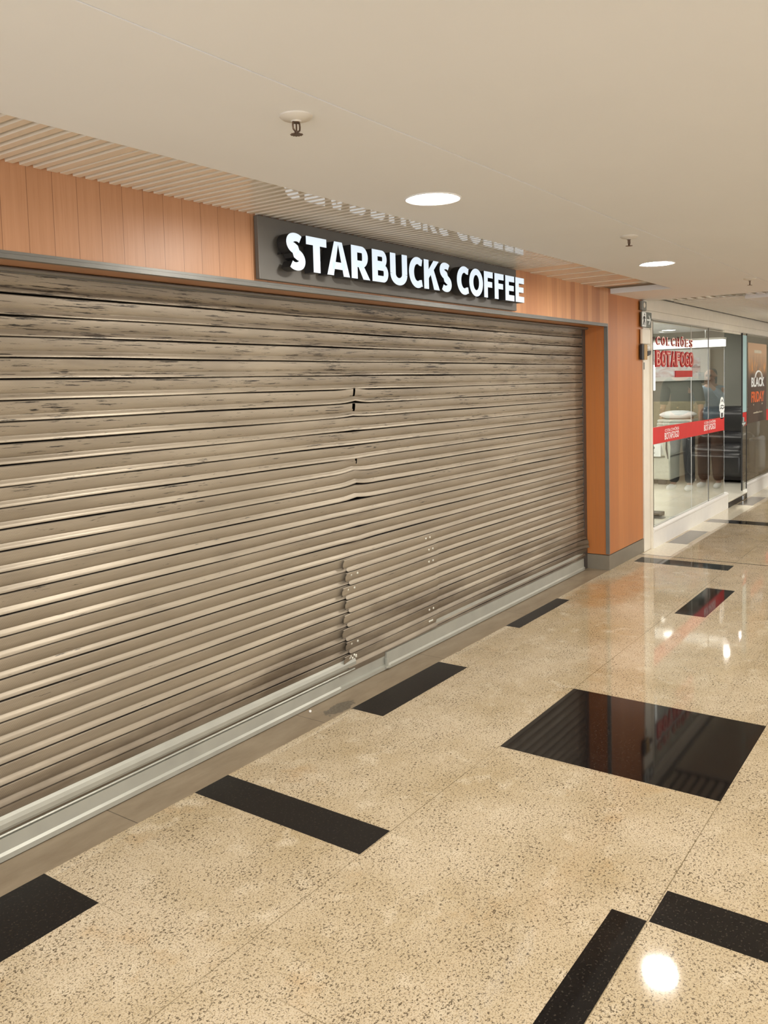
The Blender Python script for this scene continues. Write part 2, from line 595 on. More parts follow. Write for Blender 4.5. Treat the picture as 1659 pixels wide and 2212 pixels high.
def build_floor():
    m = MB()
    hon = [(2.13, 2.307, 1.66, YF), (3.128, 3.93, 2.275, YF), (4.745, 5.543, 2.362, YF), (0.67, 1.487, 2.173, YF)]
    bl = [(7.0, 7.206, 1.637, 2.40), (5.55, 6.352, 1.436, 1.635), (3.122, 3.924, 0.755, 1.656),
          (1.5, 2.300, 0.758, 0.861), (2.300, 2.476, -0.15, 0.752), (9.3, 9.52, 0.6, 2.20)]
    gr = [(7.95, 8.71, 2.225, 2.40), (9.3, 9.52, 2.20, 2.40), (10.7, 11.5, 2.225, 2.40)]
    pale = [(7.34, 7.95, 2.2, 2.44), (8.71, 9.3, 2.2, 2.44), (9.52, 10.7, 2.2, 2.44), (11.5, 22.0, 2.2, 2.44)]
    sill = [(XL, XJ, YF, 3.0)]
    xs = sorted({XL, 22.0} | {v for r in bl + gr + pale + sill + hon for v in r[:2]})
    ys = sorted({-6.0, 3.0} | {v for r in bl + gr + pale + sill + hon for v in r[2:]})
    for x0, x1 in zip(xs, xs[1:]):
        for y0, y1 in zip(ys, ys[1:]):
            cx, cy = (x0 + x1) / 2, (y0 + y1) / 2
            mi = 0
            for k, rs in ((1, bl), (2, sill), (3, pale), (4, gr), (5, hon)):
                if any(r[0] < cx < r[1] and r[2] < cy < r[3] for r in rs):
                    mi = k
            m.face([(x0, y0, 0), (x1, y0, 0), (x1, y1, 0), (x0, y1, 0)], mi)
    bmesh.ops.remove_doubles(m.bm, verts=m.bm.verts[:], dist=1e-5)
    # body of the slab under the finish
    m.box(XL, 22, -6, 3.0, -0.12, -0.004)
    struct(m.build('floor', [M['granite'], M['black_granite'], M['sill'], M['pale_tile'], M['grey_tile'], M['black_honed']]),
           'polished speckled cream granite floor with black granite inlays')


def build_ceiling():
    m = MB()
    for (x0, x1, y0, y1, dz) in ((XL, 7.55, -6, 1.31, 0.0012), (XL, 7.55, 1.3125, 1.97, 0), (6.66, 7.55, 1.97, 3.0, 0),
                                 (8.09, 22, -6, 1.75, 0)):
        m.box(x0, x1, y0, y1, ZC + dz, ZC + 0.09)
    m.box(XL, 22, -6, 3.2, ZC + 0.12, ZC + 0.16)
    struct(m.build('ceiling', M['plaster']), 'smooth cream plaster ceiling')
    # linear strip ceiling beside the shop front: pale strips with shallow gaps
    m = MB()
    p = 0.0475
    x = 0.40
    i = 0
    while x < 5.0:
        wd = 0.0295 if i != 26 else 0.040
        m.prism([(x, ZS + 0.012), (x + 0.002, ZS), (x + wd - 0.002, ZS), (x + wd, ZS + 0.012)], 'y', 1.975, YF + 0.02)
        x += p
        i += 1
    # tighter, flatter strips further along, last one dropped at a slant
    x = 5.01
    while x < 6.38:
        dz = 0.004 if int(x * 10) % 3 else 0.0
        m.prism([(x, ZS + 0.012), (x + 0.001, ZS + dz), (x + 0.084, ZS + dz), (x + 0.085, ZS + 0.012)], 'y', 1.975, YF + 0.02)
        x += 0.0865
    s = struct(m.build('trim_1', M['slat_ceiling']), 'cream linear strip ceiling panels along the shop front')
    m = MB()
    m.box(XL, 6.66, 1.97, YF + 0.1, ZS + 0.0125, ZS + 0.03)
    struct(m.build('trim_2', M['slat_back']), 'taupe backing in the gaps of the strip ceiling')
    # strip recess in front of the neighbouring shop
    m = MB()
    x = 8.17
    while x < 13.5:
        m.prism([(x, ZS + 0.02), (x + 0.002, ZS), (x + 0.082, ZS + 0.002), (x + 0.084, ZS + 0.02)], 'y', 1.755, 2.40)
        x += 0.0865
    y = -2.0
    while y < 2.39:
        m.box(7.56, 8.07, y, y + 0.05, ZS, ZS + 0.02)
        y += 0.085
    struct(m.build('trim_3', M['slat_ceiling']), 'pale strip ceiling before the glass shop front')
    m = MB()
    m.box(7.55, 13.6, -2.0, 2.40, ZS + 0.0205, ZS + 0.035)
    struct(m.build('trim_4', M['dark']))


def build_front():
    m = MB()
    m.box(XL, 4.93, YF, YS + 0.02, 1.979, 2.36)
    m.box(4.93, XJ + 0.03, YF, YS + 0.02, 1.979, 2.36, mi=1)
    # pillar: front face and jamb
    m.box(XJ, XP, YF, 3.0, 0.125, 1.979, mi=2)
    m.box(XJ + 0.03, XP, YF, 3.0, 1.979, 2.36, mi=2)
    struct(m.build('wall_front', [M['wood'], M['wood_right'], M['wood_pillar']]), 'honey timber plank fascia and pillar around the shutter')
    m = MB()
    m.box(XL, XJ + 0.1, 2.95, 3.0, 0, 2.2)
    m.box(XL, XJ + 0.02, YS + 0.021, 2.95, 2.0, 2.2)
    struct(m.build('wall_back', M['dark']))
    # skirting under the pillar
    m = MB()
    m.box(XJ - 0.004, XJ + 0.0, YF - 0.004, YS + 0.01, 0.0, 0.120)
    m.box(XJ, XP + 0.002, YF - 0.005, 3.0, 0.0, 0.120, bevel=0.001)
    struct(m.build('baseboard_front', M['skirt']), 'grey metal skirting round the foot of the timber pillar')
    m = MB()
    m.box(XJ + 0.004, XP - 0.004, YF + 0.006, 2.98, 0.119, 0.126)
    struct(m.build('trim_5', M['dark']))
    # metal edge of the opening
    m = MB()
    m.box(XL, XJ + 0.012, YF - 0.003, YF - 0.0002, 1.989, 1.998)
    m.box(XL, XJ + 0.004, YF - 0.006, YF + 0.018, 1.974, 1.9788)
    m.box(XL, XJ + 0.004, YF - 0.006, YF - 0.0002, 1.9789, 1.988)
    m.box(XJ - 0.006, XJ + 0.006, YF - 0.006, YF + 0.024, 0.13, 1.9735)
    m.box(XJ + 0.0062, XJ + 0.014, YF - 0.003, YF + 0.004, 0.13, 1.9885)
    m.box(XJ - 0.008, XJ - 0.002, YF + 0.004, YF + 0.010, 0.655, 0.667)
    struct(m.build('trim_6', M['trim']), 'grey metal edging of the shutter opening')
    m = MB()
    m.tube([(XL, YS - 0.03, 1.9685), (XJ, YS - 0.03, 1.9685)], 0.0085, 12)
    m.box(XL, XJ, YS - 0.021, YS + 0.02, 1.958, 1.978)
    struct(m.build('trim_7', M['alu_grey']), 'rounded metal lip over the shutter')
    # cream end post of the neighbouring shop and its header
    m = MB()
    m.box(XP + 0.004, 7.69, 2.45, 2.62, 0.0, 2.0675, bevel=0.002)
    m.box(7.600, 7.6225, 2.430, 2.4495, 0.0, 2.0675, bevel=0.001)
    struct(m.build('trim_8', M['cream_frame']), 'cream door post between timber pillar and glass front')
    m = MB()
    m.box(XP + 0.004, 14.5, 2.450, 2.62, 2.160, 2.275)
    m.box(XP + 0.004, 14.5, 2.453, 2.6, 2.091, 2.1583)
    m.box(XP + 0.004, 14.5, 2.456, 2.50, 2.068, 2.0893)
    struct(m.build('trim_9', M['cream_frame']), 'cream header beam over the glass shop front')


def build_shutter():
    root = empty('roller_shutter', (2.5, YS, 0))
    tag(root, 'closed grey steel roller shutter, scuffed and dented, across the whole shop opening', 'roller shutter')
    P, Z0 = 0.0713, 1.892
    # profile of one slat: (drop below the joint, how far it stands out)
    prof = [(0.0, -0.005), (0.0020, 0.0040), (0.005, 0.0070), (0.018, 0.0068), (0.034, 0.0044), (0.0445, 0.0006), (0.0478, -0.0026),
            (0.0496, -0.0018), (0.0565, 0.0050), (0.0640, 0.0100), (0.0674, 0.0104), (0.0690, 0.0080), (0.0694, -0.005)]
    xs = []
    x = -2.2
    while x < 6.531:
        xs.append(round(x, 4))
        x += 0.008 if 3.42 < x < 3.52 else 0.03 if (3.1 < x < 3.8 or x > 6.2) else 0.15
    if xs[-1] < 6.53:
        xs.append(6.53)
    rnd = random.Random(3)
    m = MB()

    def dent(x, z, k):
        dz = dy = 0.0
        # crease where the old kick marks run down the curtain
        if 0.55 < z < 1.62:
            a = 1 - min(1, abs(z - 1.1) / 0.6)
            c = 3.455 + 0.02 * math.sin(z * 9)
            s = max(0.0, 1 - abs(x - c) / 0.16)
            dz += amp[k] * s * s
            dy += 0.006 * s * (1 if k % 2 else -0.6)
        # lower slats sag and are squashed towards the patch
        if z < 0.75:
            s = math.exp(-((x - 3.75) / 0.55) ** 2)
            dz -= 0.004 * s
        # crumpled right end near the foot
        if x > 6.35 and 0.10 < z < 0.36:
            s = (x - 6.35) / 0.18
            dy += 0.040 * s * s * math.exp(-((z - 0.205) / 0.075) ** 2) * (1.0 if k % 2 else 0.6)
        # gentle wave all along
        dz += 0.0011 * math.sin(x * 2.3 + k * 1.7) + 0.0007 * math.sin(x * 6.1 + k)
        return dz, dy
    amp = [rnd.uniform(-0.003, 0.004) for _ in range(40)]
    amp[5] = 0.012
    amp[6] = 0.006
    amp[10] = 0.010
    amp[11] = 0.013
    amp[12] = 0.009
    hole = {5: (3.452, 3.476, 1, 5), 6: (3.452, 3.484, 2, 5), 10: (3.464, 3.486, 0, 4)}
    for k in range(-1, 26):
        zt = Z0 - P * k
        pr = prof
        if k == 25:
            pr = [q for q in prof if q[0] < 0.04]
        cols = []
        for x in xs:
            col = []
            for d, o in pr:
                z = zt - d
                dz, dy = dent(x, z, k)
                z2 = z + dz
                if z2 > 1.972:
                    z2 = 1.972
                col.append(m.bm.verts.new((x, YS - o - dy, z2)))
            cols.append(col)
        for i in range(len(xs) - 1):
            xm = (xs[i] + xs[i + 1]) / 2
            for j in range(len(pr) - 1):
                if k in hole:
                    h0, h1, j0, j1 = hole[k]
                    tt = (j - j0) / max(1, (j1 - j0))
                    sh = 0.5 * (h1 - h0) * max(0, tt - 0.15)
                    if j0 <= j < j1 and h0 + sh < xm < h1 - sh * 0.6:
                        continue
                A, B = cols[i], cols[i + 1]
                f = m.bm.faces.new((A[j], B[j], B[j + 1], A[j + 1]))
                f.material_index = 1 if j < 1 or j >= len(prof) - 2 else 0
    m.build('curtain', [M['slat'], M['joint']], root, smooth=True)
    # bottom rail: rounded upper bead, groove, flat apron with a lip; one stretch has lost its apron
    bead = [(YS + 0.01, 0.150), (YS - 0.006, 0.150), (YS - 0.016, 0.142), (YS - 0.021, 0.128), (YS - 0.020, 0.112), (YS - 0.012, 0.100), (YS - 0.006, 0.097),
            (YS - 0.006, 0.090), (YS + 0.01, 0.090)]
    bead2 = [(YS + 0.008, 0.090), (YS - 0.010, 0.090), (YS - 0.014, 0.086), (YS - 0.010, 0.081), (YS - 0.003, 0.079), (YS + 0.008, 0.079)]
    apron = [(YS + 0.006, 0.079), (YS - 0.012, 0.077), (YS - 0.013, 0.030), (YS - 0.022, 0.022), (YS - 0.022, 0.004), (YS + 0.006, 0.004)]
    low = [(YS + 0.006, 0.079), (YS - 0.004, 0.077), (YS - 0.004, 0.026), (YS - 0.020, 0.022), (YS - 0.020, 0.004), (YS + 0.006, 0.004)]
    m = MB()
    m.prism(bead, 'x', -2.2, 3.40)
    m.prism(bead2, 'x', -2.2, 3.40)
    m.prism(apron, 'x', -2.2, 3.27)
    m.prism(low, 'x', 3.27, 3.68)
    m.prism([(a - 0.004, b + (0.016 if b > 0.07 else 0)) for a, b in apron], 'x', 3.68, 6.49)
    m.prism([(YS + 0.0, 0.150), (YS - 0.004, 0.148), (YS - 0.006, 0.112), (YS + 0.0, 0.110)], 'x', 3.40, 6.50)
    m.build('bottom_rail', M['alu'], root)
    m = MB()
    m.box(6.522, 6.577, YS - 0.012, YS + 0.03, 0.0, 1.985)
    m.build('guide_rail', M['trim_dark'], root)
    # riveted repair plates
    rnd = random.Random(11)
    prof2 = [(d, o + 0.010 if o > -0.004 else o + 0.004) for d, o in prof]
    pm = MB()
    rivets = []
    for k in range(17, 25):
        zt = Z0 - P * k
        xa = 3.29 + (0.028, 0.045, 0.015, 0.036, 0.020, 0.006, 0.03, 0.012)[k - 17]
        xb = 4.205 + (0.0, 0.03, 0.028, 0.012, 0.03, 0.018, 0.02, 0.0)[k - 17]
        xr = xa + 0.035
        for seg, (u0, u1) in enumerate(((1, 7), (6, 12))):
            a = xa if seg == 0 else xr
            n = 12
            cols = []
            for i in range(n + 1):
                x = a + (xb - a) * i / n
                cols.append([pm.bm.verts.new((x + (0.008 * math.sin(j * 1.9) if i == 0 else 0), YS - o - (0.006 if i == 0 and seg == 0 else 0),
                                              zt - d - 0.005 + 0.007 * i / n - 0.004 * math.exp(-((x - 3.75) / 0.55) ** 2) * (1 if zt < 0.75 else 0))) for j, (d, o) in enumerate(prof2[u0:u1 + 1])])
            for i in range(n):
                for j in range(len(cols[0]) - 1):
                    f = pm.bm.faces.new((cols[i][j], cols[i + 1][j], cols[i + 1][j + 1], cols[i][j + 1]))
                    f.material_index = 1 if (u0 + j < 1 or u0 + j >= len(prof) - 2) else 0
        if k in (17, 18, 19, 23, 24):
            for dx in ((0.05, 0.105) if k != 17 else ()):
                rivets.append((xa + dx, zt - 0.026))
            for dx in (0.055, 0.100):
                if k != 24:
                    rivets.append((xb - dx, zt - 0.026))
        if k == 24:
            for dx in (0.06, 0.075, 0.09, 0.105):
                rivets.append((xa + dx, zt - 0.02 - 0.012 * (int(dx * 1000) % 2)))
            for dx in (0.05, 0.066, 0.082):
                rivets.append((xb - dx, zt - 0.024 - 0.008 * (int(dx * 1000) % 2)))
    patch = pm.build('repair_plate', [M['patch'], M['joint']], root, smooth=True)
    patch['label'] = 'riveted repair plates over the lower slats'
    proto = None
    for x, z in rivets:
        if proto is None:
            r = MB()
            r.lathe([(0.0072, 0), (0.0064, 0.0022), (0.0042, 0.0036), (0.0, 0.004)], 0, 0, 0, 12, axis='y')
            proto = r.build('rivet', plain('rivet_zinc', (206, 196, 176), 0.3, 0.3), None, smooth=True)
            o = proto
        else:
            o = proto.copy()
            COL.objects.link(o)
        o.parent = patch
        o.location = (x, YS - 0.0162, z)
    # strips of old repair tape / torn clip on the rail
    m = MB()
    m.box(3.655, 3.70, YS - 0.034, YS - 0.018, 0.012, 0.022, bevel=0.002)
    m.box(3.672, 3.684, YS - 0.027, YS - 0.010, 0.022, 0.062, bevel=0.002)
    m.build('broken_clip', M['alu'], root)


# ------------------------------------------------------------------ shop sign
def glyph_strips(ch):
    """stroke outlines of a heavy sans capital of height 1: list of (left points, right points)"""
    S, B = 0.31, 0.235

    def stroke(P, hw):
        L, R = [], []
        for i, p in enumerate(P):
            a, b = Vector(P[max(0, i - 1)]), Vector(P[min(len(P) - 1, i + 1)])
            d = (b - a).normalized()
            n = Vector((-d.y, d.x))
            h = hw[i] if isinstance(hw, list) else hw
            L.append(Vector(p) + n * h)
            R.append(Vector(p) - n * h)
        return L, R

    def quad(a, b, c, d):
        return [Vector(a), Vector(b)], [Vector(d), Vector(c)]

    def arc(cx, cy, rx, ry, a0, a1, n=20):
        P, hw = [], []
        for i in range(n + 1):
            a = math.radians(a0 + (a1 - a0) * i / n)
            P.append((cx + rx * math.cos(a), cy + ry * math.sin(a)))
            c = math.cos(a) ** 2
            hw.append((S * c + B * (1 - c)) / 2)
        return P, hw
    bar = lambda x0, x1, z0, z1: quad((x0, z0), (x0, z1), (x1, z1), (x1, z0))
    if ch == 'T':
        w = 0.92
        return w, [bar(0, w, 1 - B, 1), bar(w / 2 - S / 2, w / 2 + S / 2, 0, 1 - B)]
    if ch in 'FE':
        w = 0.74 if ch == 'F' else 0.79
        s = [bar(0, S, 0, 1), bar(S, w, 1 - B, 1), bar(S, w - 0.05, 0.5 - B * 0.42, 0.5 + B * 0.5)]
        if ch == 'E':
            s.append(bar(S, w, 0, B))
        return w, s
    if ch == 'A':
        w = 1.10
        return w, [quad((0, 0), (w / 2 - 0.19, 1), (w / 2 + 0.02, 1), (S, 0)), quad((w - S, 0), (w / 2 - 0.02, 1), (w / 2 + 0.19, 1), (w, 0)),
                   bar(0.26, w - 0.26, 0.19, 0.40)]
    if ch == 'U':
        w = 0.98
        P, hw = arc(w / 2, S * 1.15, w / 2 - S / 2, S * 1.15 - B / 2 + 0.02, 180, 360, 24)
        return w, [bar(0, S, S * 1.15, 1), bar(w - S, w, S * 1.15, 1), stroke(P, hw)]
    if ch == 'O':
        w = 1.06
        P, hw = arc(w / 2, 0.5, w / 2 - S / 2, 0.5 - B / 2 + 0.02, 0, 360, 44)
        L, R = [], []
        for (x, z), h in zip(P, hw):
            a = math.atan2((z - 0.5) / (0.5 - B / 2 + 0.02), (x - w / 2) / (w / 2 - S / 2))
            L.append(Vector((w / 2 + (w / 2) * math.cos(a), 0.5 + 0.52 * math.sin(a))))
            R.append(Vector((w / 2 + (w / 2 - S) * math.cos(a), 0.5 + (0.52 - B) * math.sin(a))))
        return w, [(L, R)]
    if ch == 'C':
        w = 0.86
        rx = 0.53 - S / 2
        P, hw = arc(0.53, 0.5, rx, 0.5 - B / 2 + 0.02, 52, 308, 34)
        L, R = [], []
        for i, (x, z) in enumerate(P):
            a = math.radians(52 + 256 * i / 34)
            L.append(Vector((0.53 + 0.53 * math.cos(a), 0.5 + 0.52 * math.sin(a))))
            R.append(Vector((0.53 + (0.53 - S) * math.cos(a), 0.5 + (0.52 - B) * math.sin(a))))
        # square the terminals
        L[0].x = L[-1].x = w - 0.01
        L[0].y, L[-1].y = 0.965, 0.035
        R[0].x = R[-1].x = w - 0.07
        R[0].y, R[-1].y = 0.73, 0.27
        return w, [(L, R)]
    if ch == 'S':
        w = 0.80
        P1, _ = arc(w * 0.5, 0.745, w / 2 - S * 0.46, 0.255 - B / 2 + 0.02, 40, 262, 22)
        P2, _ = arc(w * 0.5, 0.262, w / 2 - S * 0.46, 0.262 - B / 2 + 0.02, 82, -140, 22)
        P = P1 + P2
        n = len(P)
        hw = []
        for i in range(n):
            t = i / (n - 1)
            hw.append(0.108 + 0.045 * math.exp(-((t - 0.5) / 0.16) ** 2) + 0.022 * math.exp(-((t - 0.24) / 0.1) ** 2) + 0.022 * math.exp(-((t - 0.76) / 0.1) ** 2))
        return w, [stroke(P, hw)]
    if ch in 'RB':
        w = 0.94 if ch == 'R' else 0.90
        out = [bar(0, S, 0, 1)]

        def bowl(z0, z1, xr):
            zc, rz = (z0 + z1) / 2, (z1 - z0) / 2
            L, R = [Vector((S * 0.9, z1))], [Vector((S * 0.9, z1 - B * 0.85))]
            for i in range(17):
                a = math.radians(90 - 180 * i / 16)
                L.append(Vector((xr - rz * 1.0 + rz * math.cos(a), zc + rz * math.sin(a))))
                R.append(Vector((xr - rz * 1.0 + max(0.02, rz - S) * math.cos(a), zc + (rz - B * 0.85) * math.sin(a))))
            L.append(Vector((S * 0.9, z0)))
            R.append(Vector((S * 0.9, z0 + B * 0.85)))
            return L, R
        if ch == 'R':
            out.append(bowl(0.36, 1.0, 0.86))
            out.append(quad((S * 0.95, 0.46), (S * 0.95 + 0.30, 0.46), (w + 0.02, 0), (w - 0.34, 0)))
        else:
            out.append(bowl(0.46, 1.0, 0.82))
            out.append(bowl(0.0, 0.565, 0.90))
        return w, out
    if ch == 'K':
        w = 1.0
        return w, [bar(0, S, 0, 1), quad((S * 0.95, 0.36), (S * 0.95, 0.66), (w - 0.37, 1), (w - 0.02, 1)),
                   quad((0.42, 0.55), (0.62, 0.72), (w + 0.02, 0), (w - 0.36, 0))]


def build_sign():
    yb = 2.432
    root = empty('shop_sign', (3.745, YF, 2.0))
    tag(root, 'dark grey shop sign board with glowing white raised letters above the shutter', 'sign')
    m = MB()
    m.box(2.571, 4.918, yb, YF - 0.0065, 2.004, 2.262, bevel=0.002)
    m.build('board', M['sign_board'], root)
    spans = [('S', 2.657, 2.778), ('T', 2.784, 2.921), ('A', 2.922, 3.085), ('R', 3.098, 3.238), ('B', 3.259, 3.391), ('U', 3.408, 3.557),
             ('C', 3.573, 3.700), ('K', 3.712, 3.862), ('S', 3.866, 3.991), ('C', 4.046, 4.179), ('O', 4.183, 4.342), ('F', 4.355, 4.462),
             ('F', 4.484, 4.600), ('E', 4.622, 4.741), ('E', 4.757, 4.876)]
    z0, hgt = 2.046, 0.150
    y0, y1 = 2.358, 2.410
    for ch, a, b in spans:
        w_, strips = glyph_strips(ch)
        m = MB()
        sx = (b - a) / w_
        for L, R in strips:
            def P(v, y):
                return m.bm.verts.new((a + v.x * sx, y, z0 + v.y * hgt))
            LF, RF = [P(v, y0) for v in L], [P(v, y0) for v in R]
            LB, RB = [P(v, y1) for v in L], [P(v, y1) for v in R]
            for i in range(len(L) - 1):
                m.bm.faces.new((LF[i], LF[i + 1], RF[i + 1], RF[i])).material_index = 0
                for q in ((LB[i], LB[i + 1], RB[i + 1], RB[i]), (LF[i], LF[i + 1], LB[i + 1], LB[i]), (RF[i], RF[i + 1], RB[i + 1], RB[i])):
                    m.bm.faces.new(q).material_index = 1
            for i in (0, -1):
                m.bm.faces.new((LF[i], RF[i], RB[i], LB[i])).material_index = 1
        # spacer studs to the board
        for fx in (0.25, 0.75):
            m.box(a + (b - a) * fx - 0.004, a + (b - a) * fx + 0.004, y1, yb, z0 + hgt * 0.45, z0 + hgt * 0.5, mi=1)
        m.build('letter', [M['sign_face'], M['black']], root)


# ------------------------------------------------------------------ ceiling fittings
def build_lamps():
    r = 0.090

    def lamp(x, y, label):
        root = empty('downlight', (x, y, ZC))
        tag(root, label, 'downlight', 'round ceiling downlights')
        m = MB()
        m.lathe([(r, 0.004), (r, -0.002), (r + 0.012, -0.004), (r + 0.016, -0.001), (r + 0.016, 0.0)], x, y, ZC, 40)
        m.build('trim_ring', M['plaster'], root, smooth=True)
        m = MB()
        m.lathe([(r, -0.0005), (r * 0.7, -0.002), (0.0, -0.003)], x, y, ZC, 40)
        m.build('diffuser', M['lamp'], root, smooth=True)
        return root
    a = lamp(2.722, 1.682, 'round recessed downlight glowing above the middle of the shop sign')
    spots = [(5.16, 1.615, 'smaller looking round downlight near the far end of the strip ceiling, before the pillar'),
             (0.284, 1.70, 'round downlight in the ceiling behind the viewpoint, first along the front'),
             (-2.15, 1.70, 'round downlight in the ceiling behind the viewpoint, second along the front')]
    for x, y, lab in spots:
        copy_thing(a, (x, y, ZC))['label'] = lab
    k = 0
    names = ('first', 'second', 'third', 'fourth', 'fifth', 'sixth', 'seventh', 'eighth', 'ninth')
    for y in (-1.1, -3.9):  # unseen lamps added to light the passage
        for x in (-2.15, 0.28, 2.72, 5.16):
            copy_thing(a, (x, y, ZC))['label'] = 'added round downlight out of frame, lighting the middle of the passage, %s of that field' % names[k]
            k += 1
    for i, (x, y) in enumerate(((7.5, 1.05), (9.9, 1.15), (12.4, 1.15), (10.5, -1.1), (14.5, -0.4), (18.5, -0.4))):  # unseen lamps added to brighten the pillar and the far shop front
        copy_thing(a, (x, y, ZC))['label'] = 'added round downlight out of frame, brightening the far passage, %s from the pillar' % names[i]


def build_sprinklers():
    def spr(x, y, label):
        root = empty('sprinkler', (x, y, ZC))
        tag(root, label, 'sprinkler', 'ceiling fire sprinklers')
        m = MB()
        m.lathe([(0.042, 0.0), (0.042, -0.003), (0.036, -0.008), (0.014, -0.013), (0.012, -0.016)], x, y, ZC, 28)
        m.build('escutcheon', M['escutcheon'], root, smooth=True)
        m = MB()
        z = ZC
        for s in (-1, 1):
            m.tube([(x + s * 0.005, y, z - 0.014), (x + s * 0.0125, y, z - 0.018), (x + s * 0.0135, y, z - 0.026), (x + s * 0.0125, y, z - 0.034),
                    (x + s * 0.003, y, z - 0.041)], 0.0024, 8)
        m.lathe([(0.009, -0.012), (0.009, -0.018), (0.004, -0.019)], x, y, z, 14)
        m.lathe([(0.005, -0.038), (0.005, -0.043), (0.002, -0.046)], x, y, z, 12)
        m.build('frame', M['bronze'], root, smooth=True)
        m = MB()
        m.tube([(x, y, z - 0.018), (x, y, z - 0.038)], 0.0022, 8)
        m.build('bulb', M['bronze'], root, smooth=True)
        m = MB()
        n = 24
        pts = [(x + math.cos(2 * math.pi * i / n) * (0.0165 if i % 2 else 0.012), y + math.sin(2 * math.pi * i / n) * (0.0165 if i % 2 else 0.012)) for i in range(n)]
        m.prism(pts, 'z', z - 0.0475, z - 0.0455)
        m.build('deflector', M['bronze'], root)
        return root
    a = spr(1.672, 1.435, 'nearest fire sprinkler hanging from the plaster ceiling, upper left of the big downlight')
    for x, y, lab in ((4.075, 1.41, 'fire sprinkler in the plaster ceiling just left of the farther downlight'),
                      (6.46, 1.365, 'farthest small fire sprinkler in the ceiling towards the glass shop')):
        copy_thing(a, (x, y, ZC))['label'] = lab


# ------------------------------------------------------------------ things on the cream post
def build_post_things():
    root = empty('exit_sign', (7.56, 2.42, 2.0))
    tag(root, 'grey exit sign with white running figure and arrow at the top of the cream post', 'exit sign')
    yf = 2.432
    m = MB()
    m.box(7.343, 7.608, yf, yf + 0.012, 2.003, 2.136, bevel=0.002)
    m.box(7.45, 7.58, yf + 0.0125, 2.449, 2.03, 2.11)
    m.build('panel', M['sign_grey'], root)
    m = MB()
    m.box(7.350, 7.452, yf - 0.0015, yf - 0.0001, 2.007, 2.132)
    m.build('pictogram_field', M['white_print'], root)
    m = MB()
    ox, oz = -0.098, -0.006
    y0, y1 = yf - 0.0035, yf - 0.0016
    m.lathe([(0.0001, 0.001), (0.009, 0.001), (0.009, 0.0)], 7.507 + ox, y1, 2.119 + oz, 14, axis='y')
    for P in ([(7.488, 2.105), (7.512, 2.105), (7.508, 2.066), (7.486, 2.066)], [(7.486, 2.070), (7.500, 2.070), (7.488, 2.045), (7.470, 2.022), (7.462, 2.027), (7.474, 2.047)],
              [(7.496, 2.070), (7.509, 2.070), (7.520, 2.050), (7.516, 2.022), (7.506, 2.022), (7.508, 2.047)], [(7.510, 2.104), (7.530, 2.086), (7.526, 2.080), (7.508, 2.094)],
              [(7.490, 2.104), (7.470, 2.090), (7.464, 2.074), (7.470, 2.072), (7.478, 2.086), (7.490, 2.094)]):
        m.prism([(a + ox, b + oz) for a, b in P], 'y', y0, y1)
    m.build('running_figure', M['print_dark'], root)
    m = MB()
    m.prism([(7.475, 2.062), (7.565, 2.062), (7.565, 2.076), (7.475, 2.076)], 'y', yf - 0.0015, yf - 0.0001)
    for q in (1, -1):
        m.prism([(7.577, 2.069), (7.558, 2.069), (7.518, 2.069 + q * 0.038), (7.536, 2.069 + q * 0.042)], 'y', yf - 0.0030, yf - 0.0016)
    m.build('arrow', M['white_print'], root)

    root = tag(empty('alarm_box', (7.4, 2.44, 2.147)), 'small grey box under the ceiling directly over the exit sign', 'wall box')
    m = MB()
    m.box(7.337, 7.463, yf - 0.004, 2.449, 2.147, 2.228, bevel=0.004)
    m.build('case', M['grey_plastic'], root)
    m = MB()
    m.lathe([(0.0001, 0.004), (0.02, 0.003), (0.024, 0.0)], 7.40, yf - 0.0045, 2.192, 18, axis='y')
    m.build('sounder', M['cream_frame'], root)

    root = tag(empty('junction_box', (7.45, 2.44, 1.86)), 'plain cream box on the post directly below the exit sign', 'wall box')
    m = MB()
    m.box(7.347, 7.56, yf - 0.004, 2.449, 1.856, 1.985, bevel=0.004)
    m.build('case', M['cream_frame'], root)
    m = MB()
    m.box(7.355, 7.552, yf - 0.006, yf - 0.0045, 1.864, 1.977, bevel=0.0006)
    m.build('cover', M['cream_frame'], root)

    root = tag(empty('control_box', (7.4, 2.44, 1.72)), 'half black half bronze box on the cream post beside the wood', 'wall box')
    m = MB()
    m.box(7.330, 7.392, yf - 0.004, 2.449, 1.718, 1.850, bevel=0.002)
    m.build('black_half', M['black'], root)
    m = MB()
    m.box(7.393, 7.470, yf - 0.006, 2.449, 1.718, 1.850, bevel=0.002)
    m.build('bronze_half', plain('bronze_panel', (170, 130, 70), 0.4, 0.4), root)

    root = tag(empty('security_camera', (7.55, 2.44, 1.78)), 'tiny white and black camera at the corner of the first glass pane', 'camera')
    m = MB()
    m.lathe([(0.020, 0.0), (0.022, 0.006), (0.016, 0.014), (0.008, 0.018), (0.0001, 0.019)], 7.555, 2.4485, 1.825, 18, axis='y')
    m.build('housing', M['white'], root, smooth=True)
    m = MB()
    m.prism([(7.500, 1.795), (7.590, 1.800), (7.578, 1.765), (7.500, 1.75)], 'y', yf, 2.449)
    m.build('bracket', M['black'], root)

    tag(_sticker(), 'small dark printed sticker low on the cream post, below the bronze box', 'sticker')

    root = tag(empty('strip_light', (7.68, 2.48, 1.42)), 'upright white strip light glowing behind the first glass pane', 'light')
    m = MB()
    m.box(7.715, 7.79, 2.463, 2.49, 1.44, 1.675, bevel=0.004)
    m.build('diffuser', M['bar_light'], root)
    m = MB()
    m.box(7.71, 7.795, 2.4905, 2.50, 1.43, 1.685)
    m.build('backplate', M['white'], root)


